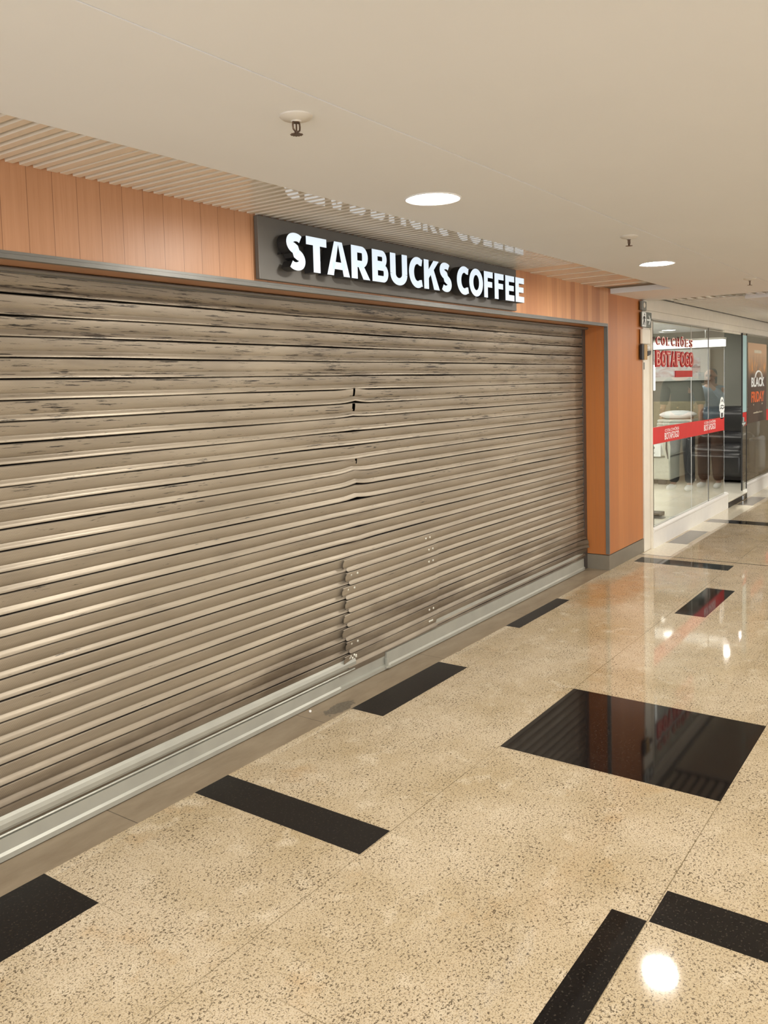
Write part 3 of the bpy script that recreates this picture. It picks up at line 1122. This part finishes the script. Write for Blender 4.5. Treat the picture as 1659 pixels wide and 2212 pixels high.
def _sticker():
    m = MB()
    m.box(7.435, 7.46, 2.4485, 2.4497, 1.632, 1.695)
    return m.build('post_sticker', M['sign_grey'])


# ------------------------------------------------------------------ neighbouring glass shop
def build_store():
    ZF = 0.08
    # raised shop floor, plinth, step
    m = MB()
    m.box(7.70, 16.0, 2.475, 6.5, 0.0, ZF)
    m.box(10.385, 11.36, 2.42, 2.4745, ZF - 0.012, ZF)
    struct(m.build('floor_shop', M['store_floor']), 'glossy cream raised floor of the mattress shop')
    m = MB()
    m.box(10.386, 11.36, 2.425, 2.4749, 0.0, ZF - 0.0125)
    struct(m.build('trim_10', M['door_black']), 'black riser of the shop step')

    def plinth(x0, x1):
        m.prism([(2.425, 0.0), (2.425, 0.150), (2.418, 0.158), (2.418, 0.172), (2.428, 0.180), (2.434, 0.190), (2.474, 0.190), (2.474, 0.0)], 'x', x0, x1)
    m = MB()
    plinth(7.623, 10.38)
    plinth(11.365, 14.5)
    struct(m.build('baseboard_shop', M['white']), 'white moulded plinth under the glass front')
    # panes
    g = 1
    for x0, x1 in ((7.623, 8.873), (8.879, 9.532), (9.538, 10.225)):
        m = MB()
        m.box(x0, x1, 2.434, 2.442, 0.1905, 2.080)
        struct(m.build('window_%d' % g, M['glass']), 'clear glass pane of the mattress shop front')
        g += 1
    m = MB()
    m.box(11.37, 14.5, 2.434, 2.442, 0.1905, 2.080)
    struct(m.build('window_4', M['glass']), 'clear glass pane right of the shop door')
    # dark pane joints
    m = MB()
    m.box(8.8735, 8.8785, 2.433, 2.443, 0.19, 2.081, mi=1)
    m.box(9.5325, 9.5375, 2.430, 2.446, 0.19, 2.081)
    struct(m.build('trim_11', [M['trim_dark'], M['white']]))
    # narrow frosted leaf of the glass door
    root = empty('door_1', (11.24, 2.44, 0.08))
    root['kind'] = 'structure'
    root['label'] = 'narrow glass door leaf with pale frosted film and chrome lock'
    m = MB()
    m.box(11.13, 11.35, 2.434, 2.442, 0.12, 2.080)
    m.build('pane', M['glass'], root)
    m = MB()
    m.box(11.118, 11.130, 2.430, 2.446, 0.12, 2.081)
    m.box(11.350, 11.362, 2.430, 2.446, 0.12, 2.081)
    m.build('edge_seal', M['black'], root)
    m = MB()
    m.box(11.135, 11.348, 2.4322, 2.4336, 1.10, 2.055)
    m.build('frosted_film', M['aqua'], root)
    m = MB()
    m.box(11.135, 11.348, 2.4322, 2.4336, 0.93, 1.095)
    m.build('red_film', M['red'], root)
    m = MB()
    m.lathe([(0.022, 0.0), (0.022, 0.03), (0.014, 0.034), (0.0001, 0.035)], 11.125, 2.430, 0.965, 16, axis='y')
    m.box(11.112, 11.138, 2.412, 2.430, 0.93, 1.04, bevel=0.003)
    m.lathe([(0.026, 0.0), (0.026, 0.02), (0.0001, 0.022)], 11.22, 2.434, 0.965, 16, axis='y')
    m.build('lock', M['chrome'], root, smooth=False)
    m = MB()
    m.box(11.112, 11.21, 2.418, 2.46, 0.005, 0.06, bevel=0.003)
    m.build('floor_hinge', M['chrome'], root)

    # vinyl band with the shop's lettering on the first panes
    yv = 2.4335
    root = empty('window_band', (8.9, yv, 1.02))
    tag(root, 'red vinyl band with white shop lettering across the glass front', 'window decal')
    m = MB()
    m.prism([(7.623, 0.952), (10.222, 0.932), (10.222, 1.082), (7.623, 1.106)], 'y', yv - 0.001, yv)
    m.build('band', M['red'], root)
    for a, b in ((7.975, 8.432), (9.35, 9.827)):
        text_mesh('lettering', 'COLCHÕES', a + 0.01, b, 1.046, 1.078, yv - 0.0015, M['white_print'], root, 0.001)
        text_mesh('lettering', 'BOTAFOGO', a, b, 0.972, 1.038, yv - 0.0015, M['white_print'], root, 0.001, bold=0.008)
    m = MB()
    m.box(12.545, 14.4, yv - 0.001, yv, 0.932, 1.085)
    tag(m.build('window_band', M['red']), 'red vinyl band at the right edge beyond the dark poster', 'window decal')

    # big red letters on the first pane
    root = empty('window_lettering', (8.25, yv, 1.55))
    tag(root, 'large red raised shop name on the first glass pane', 'lettering')
    txt = 'COLCHÕES'
    step = (8.873 - 7.66) / len(txt)
    for i, c in enumerate(txt):
        x0 = 7.66 + i * step
        wd = step * (0.62 if c != 'L' else 0.5)
        zt = 1.93 + (0.022 if c == 'Õ' else 0)
        text_mesh('letter', c, x0 + 0.024, x0 + 0.024 + wd, 1.852, zt, yv - 0.012, M['red_letter'], root, 0.012, bold=0.02)
        text_mesh('letter_outline', c, x0 + 0.016, x0 + 0.016 + wd, 1.856, zt + 0.003, yv - 0.0245, M['pale_pink'], root, 0.001, bold=-0.012)
    txt = 'BOTAFOGO'
    step = (8.873 - 7.66) / len(txt)
    for i, c in enumerate(txt):
        x0 = 7.66 + i * step
        text_mesh('letter', c, x0, x0 + step * 0.97, 1.654, 1.806, yv - 0.012, M['red_letter'], root, 0.012, bold=0.06)
        text_mesh('letter_outline', c, x0 + 0.03, x0 + step * 0.80, 1.674, 1.786, yv - 0.0245, M['pale_pink'], root, 0.001, bold=-0.022)
    m = MB()
    m.box(8.30, 8.873, yv - 0.012, yv, 1.556, 1.620)
    p = m.build('plate', M['red_letter'], root)

    # opening hours style sticker
    root = empty('door_sticker', (10.1, yv, 1.07))
    tag(root, 'white bottle-shaped sticker on the glass just above the red band', 'sticker')
    cx = 10.115
    m = MB()
    pts = [(cx - 0.075, 1.085), (cx - 0.055, 1.068), (cx + 0.055, 1.068), (cx + 0.075, 1.085), (cx + 0.085, 1.15), (cx + 0.115, 1.165), (cx + 0.115, 1.235),
           (cx + 0.085, 1.25), (cx + 0.06, 1.30), (cx + 0.02, 1.318), (cx - 0.02, 1.318), (cx - 0.06, 1.30), (cx - 0.085, 1.25), (cx - 0.115, 1.235), (cx - 0.115, 1.165), (cx - 0.085, 1.15)]
    m.prism(pts, 'y', yv - 0.001, yv)
    m.build('backing', M['white_print'], root)
    m = MB()
    m.box(cx - 0.04, cx + 0.04, yv - 0.002, yv - 0.0011, 1.088, 1.138, bevel=0.0002)
    m.build('dark_field', M['print_dark'], root)
    m = MB()
    m.tube([(cx - 0.09, yv - 0.0015, 1.185), (cx - 0.04, yv - 0.0015, 1.198), (cx + 0.02, yv - 0.0015, 1.182), (cx + 0.09, yv - 0.0015, 1.196)], 0.005, 6)
    m.tube([(cx - 0.06, yv - 0.0015, 1.215), (cx, yv - 0.0015, 1.225), (cx + 0.07, yv - 0.0015, 1.214)], 0.005, 6)
    m.tube([(cx - 0.035, yv - 0.0015, 1.262), (cx, yv - 0.0015, 1.288), (cx + 0.035, yv - 0.0015, 1.262)], 0.004, 6)
    m.build('printed_lines', M['print_dark'], root)

    # sale poster
    root = empty('sale_poster', (11.98, yv, 0.945))
    tag(root, 'tall brown sale poster with white and orange lettering on the right pane', 'poster')
    m = MB()
    m.box(11.42, 12.54, yv - 0.002, yv, 0.945, 1.972)
    m.build('sheet', M['poster'], root)
    yp = yv - 0.0025
    text_mesh('lettering', 'BLACK', 11.61, 12.39, 1.405, 1.530, yp, M['white_print'], root, 0.001, bold=0.03)
    text_mesh('lettering', 'FRIDAY', 11.61, 12.39, 1.205, 1.345, yp, plain('orange_print', (226, 104, 50), 0.5), root, 0.001, bold=0.03)
    m = MB()
    n = 12
    arc = [(12.02 + 0.20 * math.cos(math.pi * i / n), yp - 0.001, 1.525 + 0.085 * math.sin(math.pi * i / n)) for i in range(n + 1)]
    m.tube(arc, 0.012, 6)
    m.build('bag_handle', M['white_print'], root)
    m = MB()
    m.box(11.77, 12.20, yp - 0.0005, yp, 1.845, 1.885)
    m.build('pale_label', M['pale_tile'], root)
    m = MB()
    for i in range(12):
        m.box(11.74 + i * 0.045, 11.74 + i * 0.045 + 0.033, yp - 0.0005, yp, 1.058, 1.074 + (0.008 if i in (4, 8) else 0))
    m.build('small_print', M['pale_tile'], root)
    for a, b in ((11.73, 11.76), (12.24, 12.29)):
        m = MB()
        m.box(a, b, yp - 0.0005, yp, 1.165, 1.185)
        m.build('printed_mark', M['pale_tile'], root)

    # ------ room behind the glass
    m = MB()
    m.box(13.9, 14.0, 2.63, 6.5, ZF, 2.5)
    struct(m.build('wall_far', M['store_wall']), 'grey far wall of the mattress shop')
    m = MB()
    m.box(7.44, 7.6, 2.64, 6.5, ZF, 2.5)
    m.box(7.6, 14.0, 6.5, 6.6, ZF, 2.5)
    struct(m.build('wall_side', M['store_wall']))
    m = MB()
    m.box(7.44, 14.0, 2.505, 6.6, 2.276, 2.33)
    struct(m.build('ceiling_shop', M['plaster']), 'white ceiling of the mattress shop')
    k = 0
    labs = ('panel light in the shop ceiling nearest the cream post', 'panel light in the shop ceiling, second from the cream post',
            'panel light in the shop ceiling, third from the cream post', 'panel light in the shop ceiling, deepest over the bed side')
    for x, y in ((8.9, 3.35), (9.6, 4.05), (10.6, 4.6), (12.0, 5.0)):
        root = empty('panel_light', (x, y, 2.27))
        tag(root, 'square white ' + labs[k], 'ceiling light', 'square shop ceiling lights')
        k += 1
        m = MB()
        m.box(x - 0.28, x + 0.28, y - 0.28, y + 0.28, 2.266, 2.2755, bevel=0.003)
        m.build('frame', M['white'], root)
        m = MB()
        m.box(x - 0.26, x + 0.26, y - 0.26, y + 0.26, 2.2635, 2.2658)
        m.build('diffuser', M['store_light'], root)
    for x, y, lab in ((12.06, 2.835, 'tiny round spotlight in the shop ceiling just inside the doorway'), (12.95, 2.83, 'tiny round spotlight in the shop ceiling over the black armchair'),
                      (13.2, 4.07, 'tiny round spotlight in the shop ceiling over the bed head')):
        root = empty('spotlight', (x, y, 2.27))
        tag(root, lab, 'ceiling light', 'tiny shop spotlights')
        m = MB()
        m.lathe([(0.05, 0.0), (0.05, -0.012), (0.038, -0.014), (0.036, -0.004)], x, y, 2.2755, 20)
        m.build('ring', M['white'], root, smooth=True)
        m = MB()
        m.lathe([(0.035, -0.006), (0.0, -0.007)], x, y, 2.2755, 20)
        m.build('lens', M['lamp'], root)
    root = empty('bar_light', (11.6, 3.5, 2.0))
    tag(root, 'long bright white bar light hanging inside the shop, behind the red letters', 'light')
    m = MB()
    m.box(11.5, 11.66, 2.755, 4.6, 1.945, 2.035, bevel=0.004)
    m.build('diffuser', M['bar_light'], root)
    m = MB()
    m.box(11.49, 11.67, 2.75, 4.61, 2.0355, 2.06)
    m.build('housing', M['white'], root)
    for y in (3.0, 4.3):
        m = MB()
        m.tube([(11.58, y, 2.06), (11.58, y, 2.276)], 0.004, 6)
        m.build('suspension_rod', M['chrome'], root)

    # framed bed picture on the far wall
    root = empty('wall_picture', (13.88, 4.1, 1.52))
    tag(root, 'wide white-framed picture of pink bedding on the far shop wall', 'picture')
    m = MB()
    m.box(13.83, 13.895, 3.515, 5.3, 1.50, 2.0, bevel=0.006)
    m.build('frame', M['white'], root)
    for y0, y1 in ((3.66, 3.98), (4.06, 5.2)):
        m = MB()
        m.box(13.824, 13.829, y0, y1, 1.57, 1.86)
        m.build('print', M['picture'], root)

    # bed
    bx0, bx1, by0, by1 = 11.7, 13.5, 3.50, 4.9
    root = empty('bed', (12.6, 4.2, ZF))
    tag(root, 'double bed with pale base seen through the first glass pane, foot towards the viewer', 'bed')
    m = MB()
    m.box(bx0, bx1, by0, by1, ZF + 0.065, 0.46, bevel=0.02)
    m.build('base', M['linen_grey'], root)
    for x, y in ((bx0 + 0.06, by0 + 0.12), (bx1 - 0.1, by0 + 0.12), (bx0 + 0.06, by1 - 0.12), (bx1 - 0.1, by1 - 0.12)):
        m = MB()
        m.box(x - 0.05, x + 0.05, y - 0.05, y + 0.05, ZF, ZF + 0.065)
        m.build('foot', M['print_dark'], root)
    m = MB()
    m.box(bx0 + 0.01, bx1, by0 + 0.01, by1, 0.461, 0.78, bevel=0.05, seg=4)
    mt = m.build('mattress', M['linen'], root, smooth=True)
    m = MB()
    for z in (0.49, 0.745):
        m.tube([(bx1 - 0.05, by0 + 0.006, z), (bx0 + 0.06, by0 + 0.006, z), (bx0 + 0.012, by0 + 0.05, z), (bx0 + 0.006, by0 + 0.08, z), (bx0 + 0.006, by1 - 0.05, z)], 0.008, 6)
    m.build('piping', M['linen_grey'], mt, smooth=True)
    m = MB()
    m.box(bx1 + 0.002, bx1 + 0.10, by0 - 0.02, by1 + 0.02, ZF + 0.01, 1.18, bevel=0.02)
    hb = empty('headboard', (bx1 + 0.05, 4.2, ZF))
    tag(hb, 'wide brown buttoned headboard standing at the far end of the bed', 'headboard')
    m.build('panel', M['headboard'], hb)
    for y in (3.66, 3.92, 4.18, 4.44, 4.7):
        for z in (0.92, 1.08):
            m = MB()
            m.lathe([(0.018, 0), (0.014, 0.006), (0.0001, 0.008)], 0, 0, 0, 10, axis='y')
            b = m.build('button', M['tan'], None, smooth=True)
            b.parent = hb
            b.rotation_euler = (0, 0, -math.pi / 2)
            b.matrix_parent_inverse = Matrix.Translation(-hb.location)
            b.location = (bx1 + 0.001, y, z)
    # dark fold of a throw hanging at the foot corner
    m = MB()
    m.prism([(3.515, 0.76), (3.58, 0.76), (3.60, 0.60), (3.55, 0.40), (3.50, 0.41), (3.49, 0.6)], 'x', bx0 - 0.012, bx0 - 0.002)
    m.prism([(3.535, 0.75), (3.55, 0.75), (3.56, 0.58), (3.53, 0.44), (3.52, 0.44), (3.535, 0.6)], 'x', bx0 - 0.016, bx0 - 0.0125, mi=1)
    m.build('folded_label', [M['linen_grey'], M['print_dark']], mt)
    # pillow on a folded blanket
    root2 = empty('folded_blanket', (13.2, 3.83, 0.78))
    tag(root2, 'folded pale grey blanket under the white pillow on the bed', 'blanket')
    m = MB()
    for q in range(3):
        m.box(13.0, 13.44, 3.56 + 0.006 * q, 4.10 - 0.006 * q, 0.781 + q * 0.046, 0.826 + q * 0.046, bevel=0.02, seg=4)
    m.build('folds', M['linen_grey'], root2, smooth=True)
    m = MB()
    bmesh.ops.create_uvsphere(m.bm, u_segments=28, v_segments=16, radius=1.0)
    for v in m.bm.verts:
        x, y, z = v.co
        sq = lambda q: math.copysign(abs(q) ** 0.62, q)
        v.co = Vector((13.22 + 0.19 * sq(x), 3.83 + 0.27 * sq(y), 0.985 + 0.064 * z * (1 - 0.4 * abs(y) ** 2)))
    pl = m.build('pillow', M['pillow'], None, smooth=True)
    tag(pl, 'plump white pillow lying on a grey blanket before the brown headboard', 'pillow')
    # price cards at the foot of the bed
    root = empty('price_card', (bx0 - 0.03, 4.0, 0.46))
    tag(root, 'white printed card reading 4300 standing against the foot of the bed', 'card')
    m = MB()
    m.box(bx0 - 0.034, bx0 - 0.028, 3.62, 4.4, 0.47, 0.64)
    m.build('sheet', M['white_print'], root)
    # seen from the foot: reading direction runs towards -Y
    cu = [('4300', 3.86, 3.70, 0.575, 0.610)]
    for s, ya, yb_, za, zb in cu:
        text_mesh('lettering', s, ya, yb_, za, zb, bx0 - 0.035, M['print_dark'], root, 0.001, bold=0.01, axis='y')
    m = MB()
    m.box(bx0 - 0.036, bx0 - 0.0345, 3.70, 4.1, 0.515, 0.522)
    m.box(bx0 - 0.036, bx0 - 0.0345, 3.86, 4.1, 0.545, 0.553)
    m.build('small_print', M['print_dark'], root)
    root = empty('info_card', (bx0 + 0.1, 3.9, 0.78))
    tag(root, 'white card with a yellow mark standing on the foot end of the bed', 'card')
    m = MB()
    m.box(bx0 + 0.10, bx0 + 0.106, 3.78, 4.3, 0.782, 0.93)
    m.build('sheet', M['white_print'], root)
    m = MB()
    m.box(bx0 + 0.0975, bx0 + 0.0995, 3.80, 3.86, 0.80, 0.82, mi=1)
    m.lathe([(0.016, 0.0), (0.024, 0.0)], bx0 + 0.2, 3.83, 0.86, 8)
    m.box(bx0 + 0.0975, bx0 + 0.0995, 3.815, 3.83, 0.83, 0.90)
    m.box(bx0 + 0.0975, bx0 + 0.0995, 3.80, 3.83, 0.885, 0.90)
    m.build('mark', [M['yellow'], M['print_dark']], root)

    # black leather armchair in the doorway view
    root = empty('armchair', (12.6, 2.95, ZF))
    tag(root, 'shiny black leather armchair seen through the open shop doorway', 'armchair')

    def cushion(name, x0, x1, y0, y1, z0, z1, bev):
        m = MB()
        m.box(x0, x1, y0, y1, z0, z1, bevel=bev, seg=5)
        return m.build(name, M['leather'], root, smooth=True)
    cushion('backrest', 12.75, 13.15, 2.62, 3.42, 0.62, 1.12, 0.12)
    cushion('lumbar_cushion', 12.62, 12.95, 2.64, 3.40, 0.50, 0.76, 0.09)
    cushion('seat', 12.25, 12.95, 2.64, 3.40, 0.30, 0.60, 0.10)
    cushion('footrest', 12.12, 12.34, 2.64, 3.40, 0.17, 0.50, 0.07)
    for y in (2.58, 3.42):
        cushion('armrest', 12.30, 13.0, y - 0.05, y + 0.05, 0.20, 0.70, 0.045)
    m = MB()
    m.box(12.3, 13.1, 2.66, 3.38, ZF + 0.03, 0.20)
    m.build('base', M['print_dark'], root)
    for x, y in ((12.36, 2.7), (13.0, 2.7), (12.36, 3.34), (13.0, 3.34)):
        m = MB()
        m.lathe([(0.025, 0.0), (0.02, 0.03)], x, y, ZF, 12)
        m.build('foot', M['chrome'], root)
    # tan upholstered cabinet behind the right pane
    root = empty('low_cabinet', (13.4, 2.75, ZF))
    tag(root, 'low tan cabinet behind the pane right of the door', 'cabinet')
    m = MB()
    m.box(13.25, 13.85, 2.66, 3.3, ZF + 0.05, 0.90, bevel=0.01)
    m.build('body', M['tan'], root)
    m = MB()
    m.box(13.23, 13.87, 2.64, 3.32, 0.9005, 0.93, bevel=0.004)
    m.build('top', M['headboard'], root)
    for x, y in ((13.3, 2.7), (13.8, 2.7), (13.3, 3.25), (13.8, 3.25)):
        m = MB()
        m.box(x - 0.02, x + 0.02, y - 0.02, y + 0.02, ZF, ZF + 0.05)
        m.build('leg', M['headboard'], root)
    # floor outlet
    root = empty('floor_box', (9.03, 2.83, ZF))
    tag(root, 'small black floor box on the cream shop floor near the cream post', 'floor box')
    m = MB()
    m.box(8.93, 9.12, 2.79, 2.92, ZF, ZF + 0.035, bevel=0.003)
    m.build('case', M['black'], root)
    m = MB()
    m.box(8.80, 8.925, 2.72, 2.83, ZF + 0.0005, ZF + 0.006)
    m.build('lid', M['grey_tile'], root)


def build_surround():
    m = MB()
    m.box(XL, 22, -6.1, -6.0, 0, 0.9)
    m.box(3.0, 8.0, -6.1, -6.0, 0.9, 2.36)  # unseen full-height stretch, shaped to hold back side light from the world
    m.box(21.95, 22.1, -6, 2.4, 0, 2.36)
    m.box(14.5, 22, 2.44, 2.6, 0, 2.36)
    struct(m.build('wall_opposite', M['opposite']))
    # small stones and a chip by the sill
    k = 0
    for x, y, s, lab in ((2.985, 2.60, 0.006, 'tiny pale crumb lying on the grey sill below the torn shutter clip'),):
        m = MB()
        bmesh.ops.create_icosphere(m.bm, subdivisions=2, radius=s)
        for v in m.bm.verts:
            v.co *= 1 + 0.2 * math.sin(v.co.x * 900 + v.co.y * 700)
            v.co += Vector((x, y, s))
        tag(m.build('crumb', M['white']), lab, 'crumb')



# ------------------------------------------------------------------ two passers-by, standing in the passage and mirrored in the glass
def skin_mesh(name, chains, mat, parent, levels=2):
    """one continuous surface grown over joined chains of (point, radius); a chain may start at an earlier vertex index"""
    verts, edges, rad = [], [], []
    for start, pts in chains:
        prev = start
        for p, r in pts:
            verts.append(p)
            rad.append(r)
            if prev is not None:
                edges.append((prev, len(verts) - 1))
            prev = len(verts) - 1
    me = bpy.data.meshes.new(name)
    me.from_pydata(verts, edges, [])
    o = bpy.data.objects.new(name, me)
    COL.objects.link(o)
    mod = o.modifiers.new('skin', 'SKIN')
    mod.use_smooth_shade = True
    for i, v in enumerate(me.skin_vertices[0].data):
        r = rad[i]
        v.radius = r if isinstance(r, tuple) else (r, r)
        v.use_root = i == 0
    sb = o.modifiers.new('smooth', 'SUBSURF')
    sb.levels = sb.render_levels = levels
    bpy.context.view_layer.update()
    new = bpy.data.meshes.new_from_object(o.evaluated_get(bpy.context.evaluated_depsgraph_get()))
    bpy.data.objects.remove(o)
    new.name = name
    new.materials.clear()
    new.materials.append(mat)
    q = bpy.data.objects.new(name, new)
    COL.objects.link(q)
    q.parent = parent
    return q


def figure(x, y, rz, hgt, label, top_mat, leg_mat, shoe_mat, hair_mat, skin_mat, phone, wide):
    """local frame: the figure faces -X, its left is -Y"""
    root = empty('person', (x, y, 0))
    root.rotation_euler = (0, 0, rz)
    tag(root, label, 'person')
    k = hgt / 1.70
    S = lambda a, b, c: (a * k, b * k, c * k)
    arms = {}
    for s in (-1, 1):
        if phone:
            arms[s] = [S(0, s * 0.17, 1.40), S(-0.06, s * 0.30, 1.20), S(-0.25, s * 0.12, 1.44), S(-0.29, s * 0.085, 1.50)]
        else:
            arms[s] = [S(0, s * 0.19, 1.41), S(0.02, s * 0.245, 1.13), S(-0.04, s * 0.26, 0.88), S(-0.05, s * 0.26, 0.80)]
    chains = [(None, [(S(0, 0, 0.95), 0.13 * k), (S(0.01, 0, 1.10), (0.125 * k, 0.10 * k)), (S(0, 0, 1.28), (0.145 * k, 0.10 * k)), (S(0.005, 0, 1.42), (0.10 * k, 0.075 * k)),
                      (S(0, 0, 1.49), 0.050 * k), (S(-0.012, 0, 1.545), (0.058 * k, 0.062 * k)), (S(-0.012, 0, 1.61), (0.072 * k, 0.088 * k)), (S(-0.005, 0, 1.665), (0.066 * k, 0.082 * k)),
                      (S(0.0, 0, 1.695), (0.035 * k, 0.045 * k))])]
    n = 9
    chains.append((5, [(S(-0.085, 0, 1.575), 0.020 * k), (S(-0.108, 0, 1.572), 0.010 * k)]))
    n += 2
    for s in (-1, 1):
        chains.append((6, [(S(0.005, s * 0.078, 1.60), 0.016 * k), (S(0.012, s * 0.090, 1.605), 0.012 * k)]))
        n += 2
    for s in (-1, 1):
        A = arms[s]
        chains.append((3, [(A[0], 0.056 * k), (A[1], 0.040 * k), (A[2], 0.027 * k), (A[3], (0.030 * k, 0.018 * k))]))
        n += 4
        palm = n - 1
        pv = Vector(A[3])
        d = (pv - Vector(A[2])).normalized()
        side = Vector((0, 1, 0)) if phone else Vector((1, 0, 0))
        for f, (off, ln) in enumerate(((-0.030, 0.065), (-0.011, 0.078), (0.009, 0.072), (0.028, 0.056))):
            b = pv + side * off * k + d * 0.045 * k
            curl = Vector((-0.35, -0.4 * s, 0)) if phone else Vector((-0.1, -0.3 * s, 0))
            chains.append((palm, [(tuple(b), 0.0095 * k), (tuple(b + d * ln * 0.5 * k), 0.0085 * k), (tuple(b + (d + curl).normalized() * ln * k), 0.007 * k)]))
            n += 3
        tb = pv - side * 0.042 * k - d * 0.005 * k
        chains.append((palm, [(tuple(tb), 0.011 * k), (tuple(tb + (d - side * 0.5).normalized() * 0.05 * k), 0.008 * k)]))
        n += 2
    for s in (-1, 1):
        chains.append((0, [(S(0.0, s * 0.09, 0.86), 0.085 * k), (S(-0.01, s * 0.10, 0.50), 0.055 * k), (S(0.015, s * 0.105, 0.25), 0.050 * k), (S(0.02, s * 0.105, 0.09), 0.036 * k),
                           (S(-0.07, s * 0.115, 0.045), 0.036 * k)]))
    skin_mesh('body', chains, skin_mat, root)
    top = [(None, [(S(0, 0, 0.93), (0.165 * k, 0.125 * k)), (S(0.01, 0, 1.10), (0.155 * k, 0.122 * k)), (S(0, 0, 1.28), (0.17 * k, 0.125 * k)), (S(0.005, 0, 1.405), (0.125 * k, 0.092 * k)),
                  (S(0.004, 0, 1.47), (0.066 * k, 0.064 * k))])]
    for s in (-1, 1):
        A = arms[s]
        end = Vector(A[1]).lerp(Vector(A[2]), 0.92 if phone else 0.10)
        top.append((3, [(A[0], 0.078 * k), (A[1], 0.058 * k), (tuple(end), 0.046 * k)]))
    skin_mesh('jacket' if phone else 'shirt', top, top_mat, root)
    legs = [(None, [(S(0, 0, 0.95), (0.158 * k, 0.122 * k)), (S(0, 0, 0.88), (0.155 * k, 0.125 * k))])]
    for s in (-1, 1):
        legs.append((1, [(S(0.0, s * 0.085, 0.80), 0.100 * k), (S(-0.01, s * 0.10, 0.50), (0.078 + wide) * k), (S(0.012, s * 0.105, 0.25), (0.070 + wide) * k), (S(0.015, s * 0.105, 0.085), (0.066 + wide) * k)]))
    skin_mesh('trousers', legs, leg_mat, root)
    for s in (-1, 1):
        skin_mesh('shoe', [(None, [(S(0.045, s * 0.108, 0.045), 0.042 * k), (S(-0.03, s * 0.112, 0.046), 0.045 * k), (S(-0.12, s * 0.12, 0.036), (0.045 * k, 0.034 * k)), (S(-0.165, s * 0.122, 0.030), 0.026 * k)])], shoe_mat, root)
    hair = [(None, [(S(0.015, 0, 1.705), (0.055 * k, 0.07 * k)), (S(0.035, 0, 1.655), (0.082 * k, 0.075 * k)), (S(0.05, 0, 1.595), (0.076 * k, 0.060 * k))])]
    hair[0][1].append((S(0.06, 0, 1.47 if phone else 1.56), ((0.070 if phone else 0.05) * k, 0.035 * k)))
    skin_mesh('hair', hair, hair_mat, root)
    for s in (-1, 1):
        m = MB()
        bmesh.ops.create_uvsphere(m.bm, u_segments=12, v_segments=8, radius=0.011 * k)
        for v in m.bm.verts:
            v.co += Vector(S(-0.083, s * 0.031, 1.612))
        e = m.build('eye', M['print_dark'], None, smooth=True)
        e.parent = root
    m = MB()
    m.tube([S(-0.086, -0.022, 1.540), S(-0.092, 0, 1.538), S(-0.086, 0.022, 1.540)], 0.006 * k, 8)
    e = m.build('mouth', plain('lips', (150, 84, 74), 0.5), None, smooth=True)
    e.parent = root
    return root


def build_people():
    skin_a = plain('skin', (196, 148, 118), 0.55, var=0.04)
    hair = plain('dark_hair', (46, 36, 30), 0.6, var=0.15, scale=60)
    denim = plain('pale_denim', (150, 172, 184), 0.85, var=0.12, scale=40)
    brown = plain('brown_cloth', (112, 78, 56), 0.85, var=0.08, scale=20)
    olive = plain('olive_cotton', (76, 80, 68), 0.85, var=0.06, scale=20)
    grey = plain('grey_cloth', (84, 84, 84), 0.85, var=0.06, scale=20)
    figure(12.27, 1.77, 0.12, 1.66, 'person in pale denim jacket and brown trousers holding a phone, mirrored in the glass', denim, brown, M['white_print'], hair, skin_a, True, 0.02)
    r = empty('phone', (11.95, 1.77, 1.45))
    tag(r, 'dark phone held up by the person in pale denim', 'phone')
    m = MB()
    m.box(11.895, 11.904, 1.70, 1.775, 1.47, 1.615, bevel=0.003)
    m.build('case', M['black'], r)
    m = MB()
    m.box(11.9045, 11.9055, 1.704, 1.771, 1.476, 1.609)
    m.build('screen', M['print_dark'], r)
    figure(11.84, 1.49, 0.1, 1.80, 'person in olive T-shirt and grey trousers, arms down, mirrored in the glass', olive, grey, M['white_print'], hair, skin_a, False, 0.0)


build_floor()
build_ceiling()
build_front()
build_shutter()
build_sign()
build_lamps()
build_sprinklers()
build_post_things()
build_store()
build_surround()
build_people()
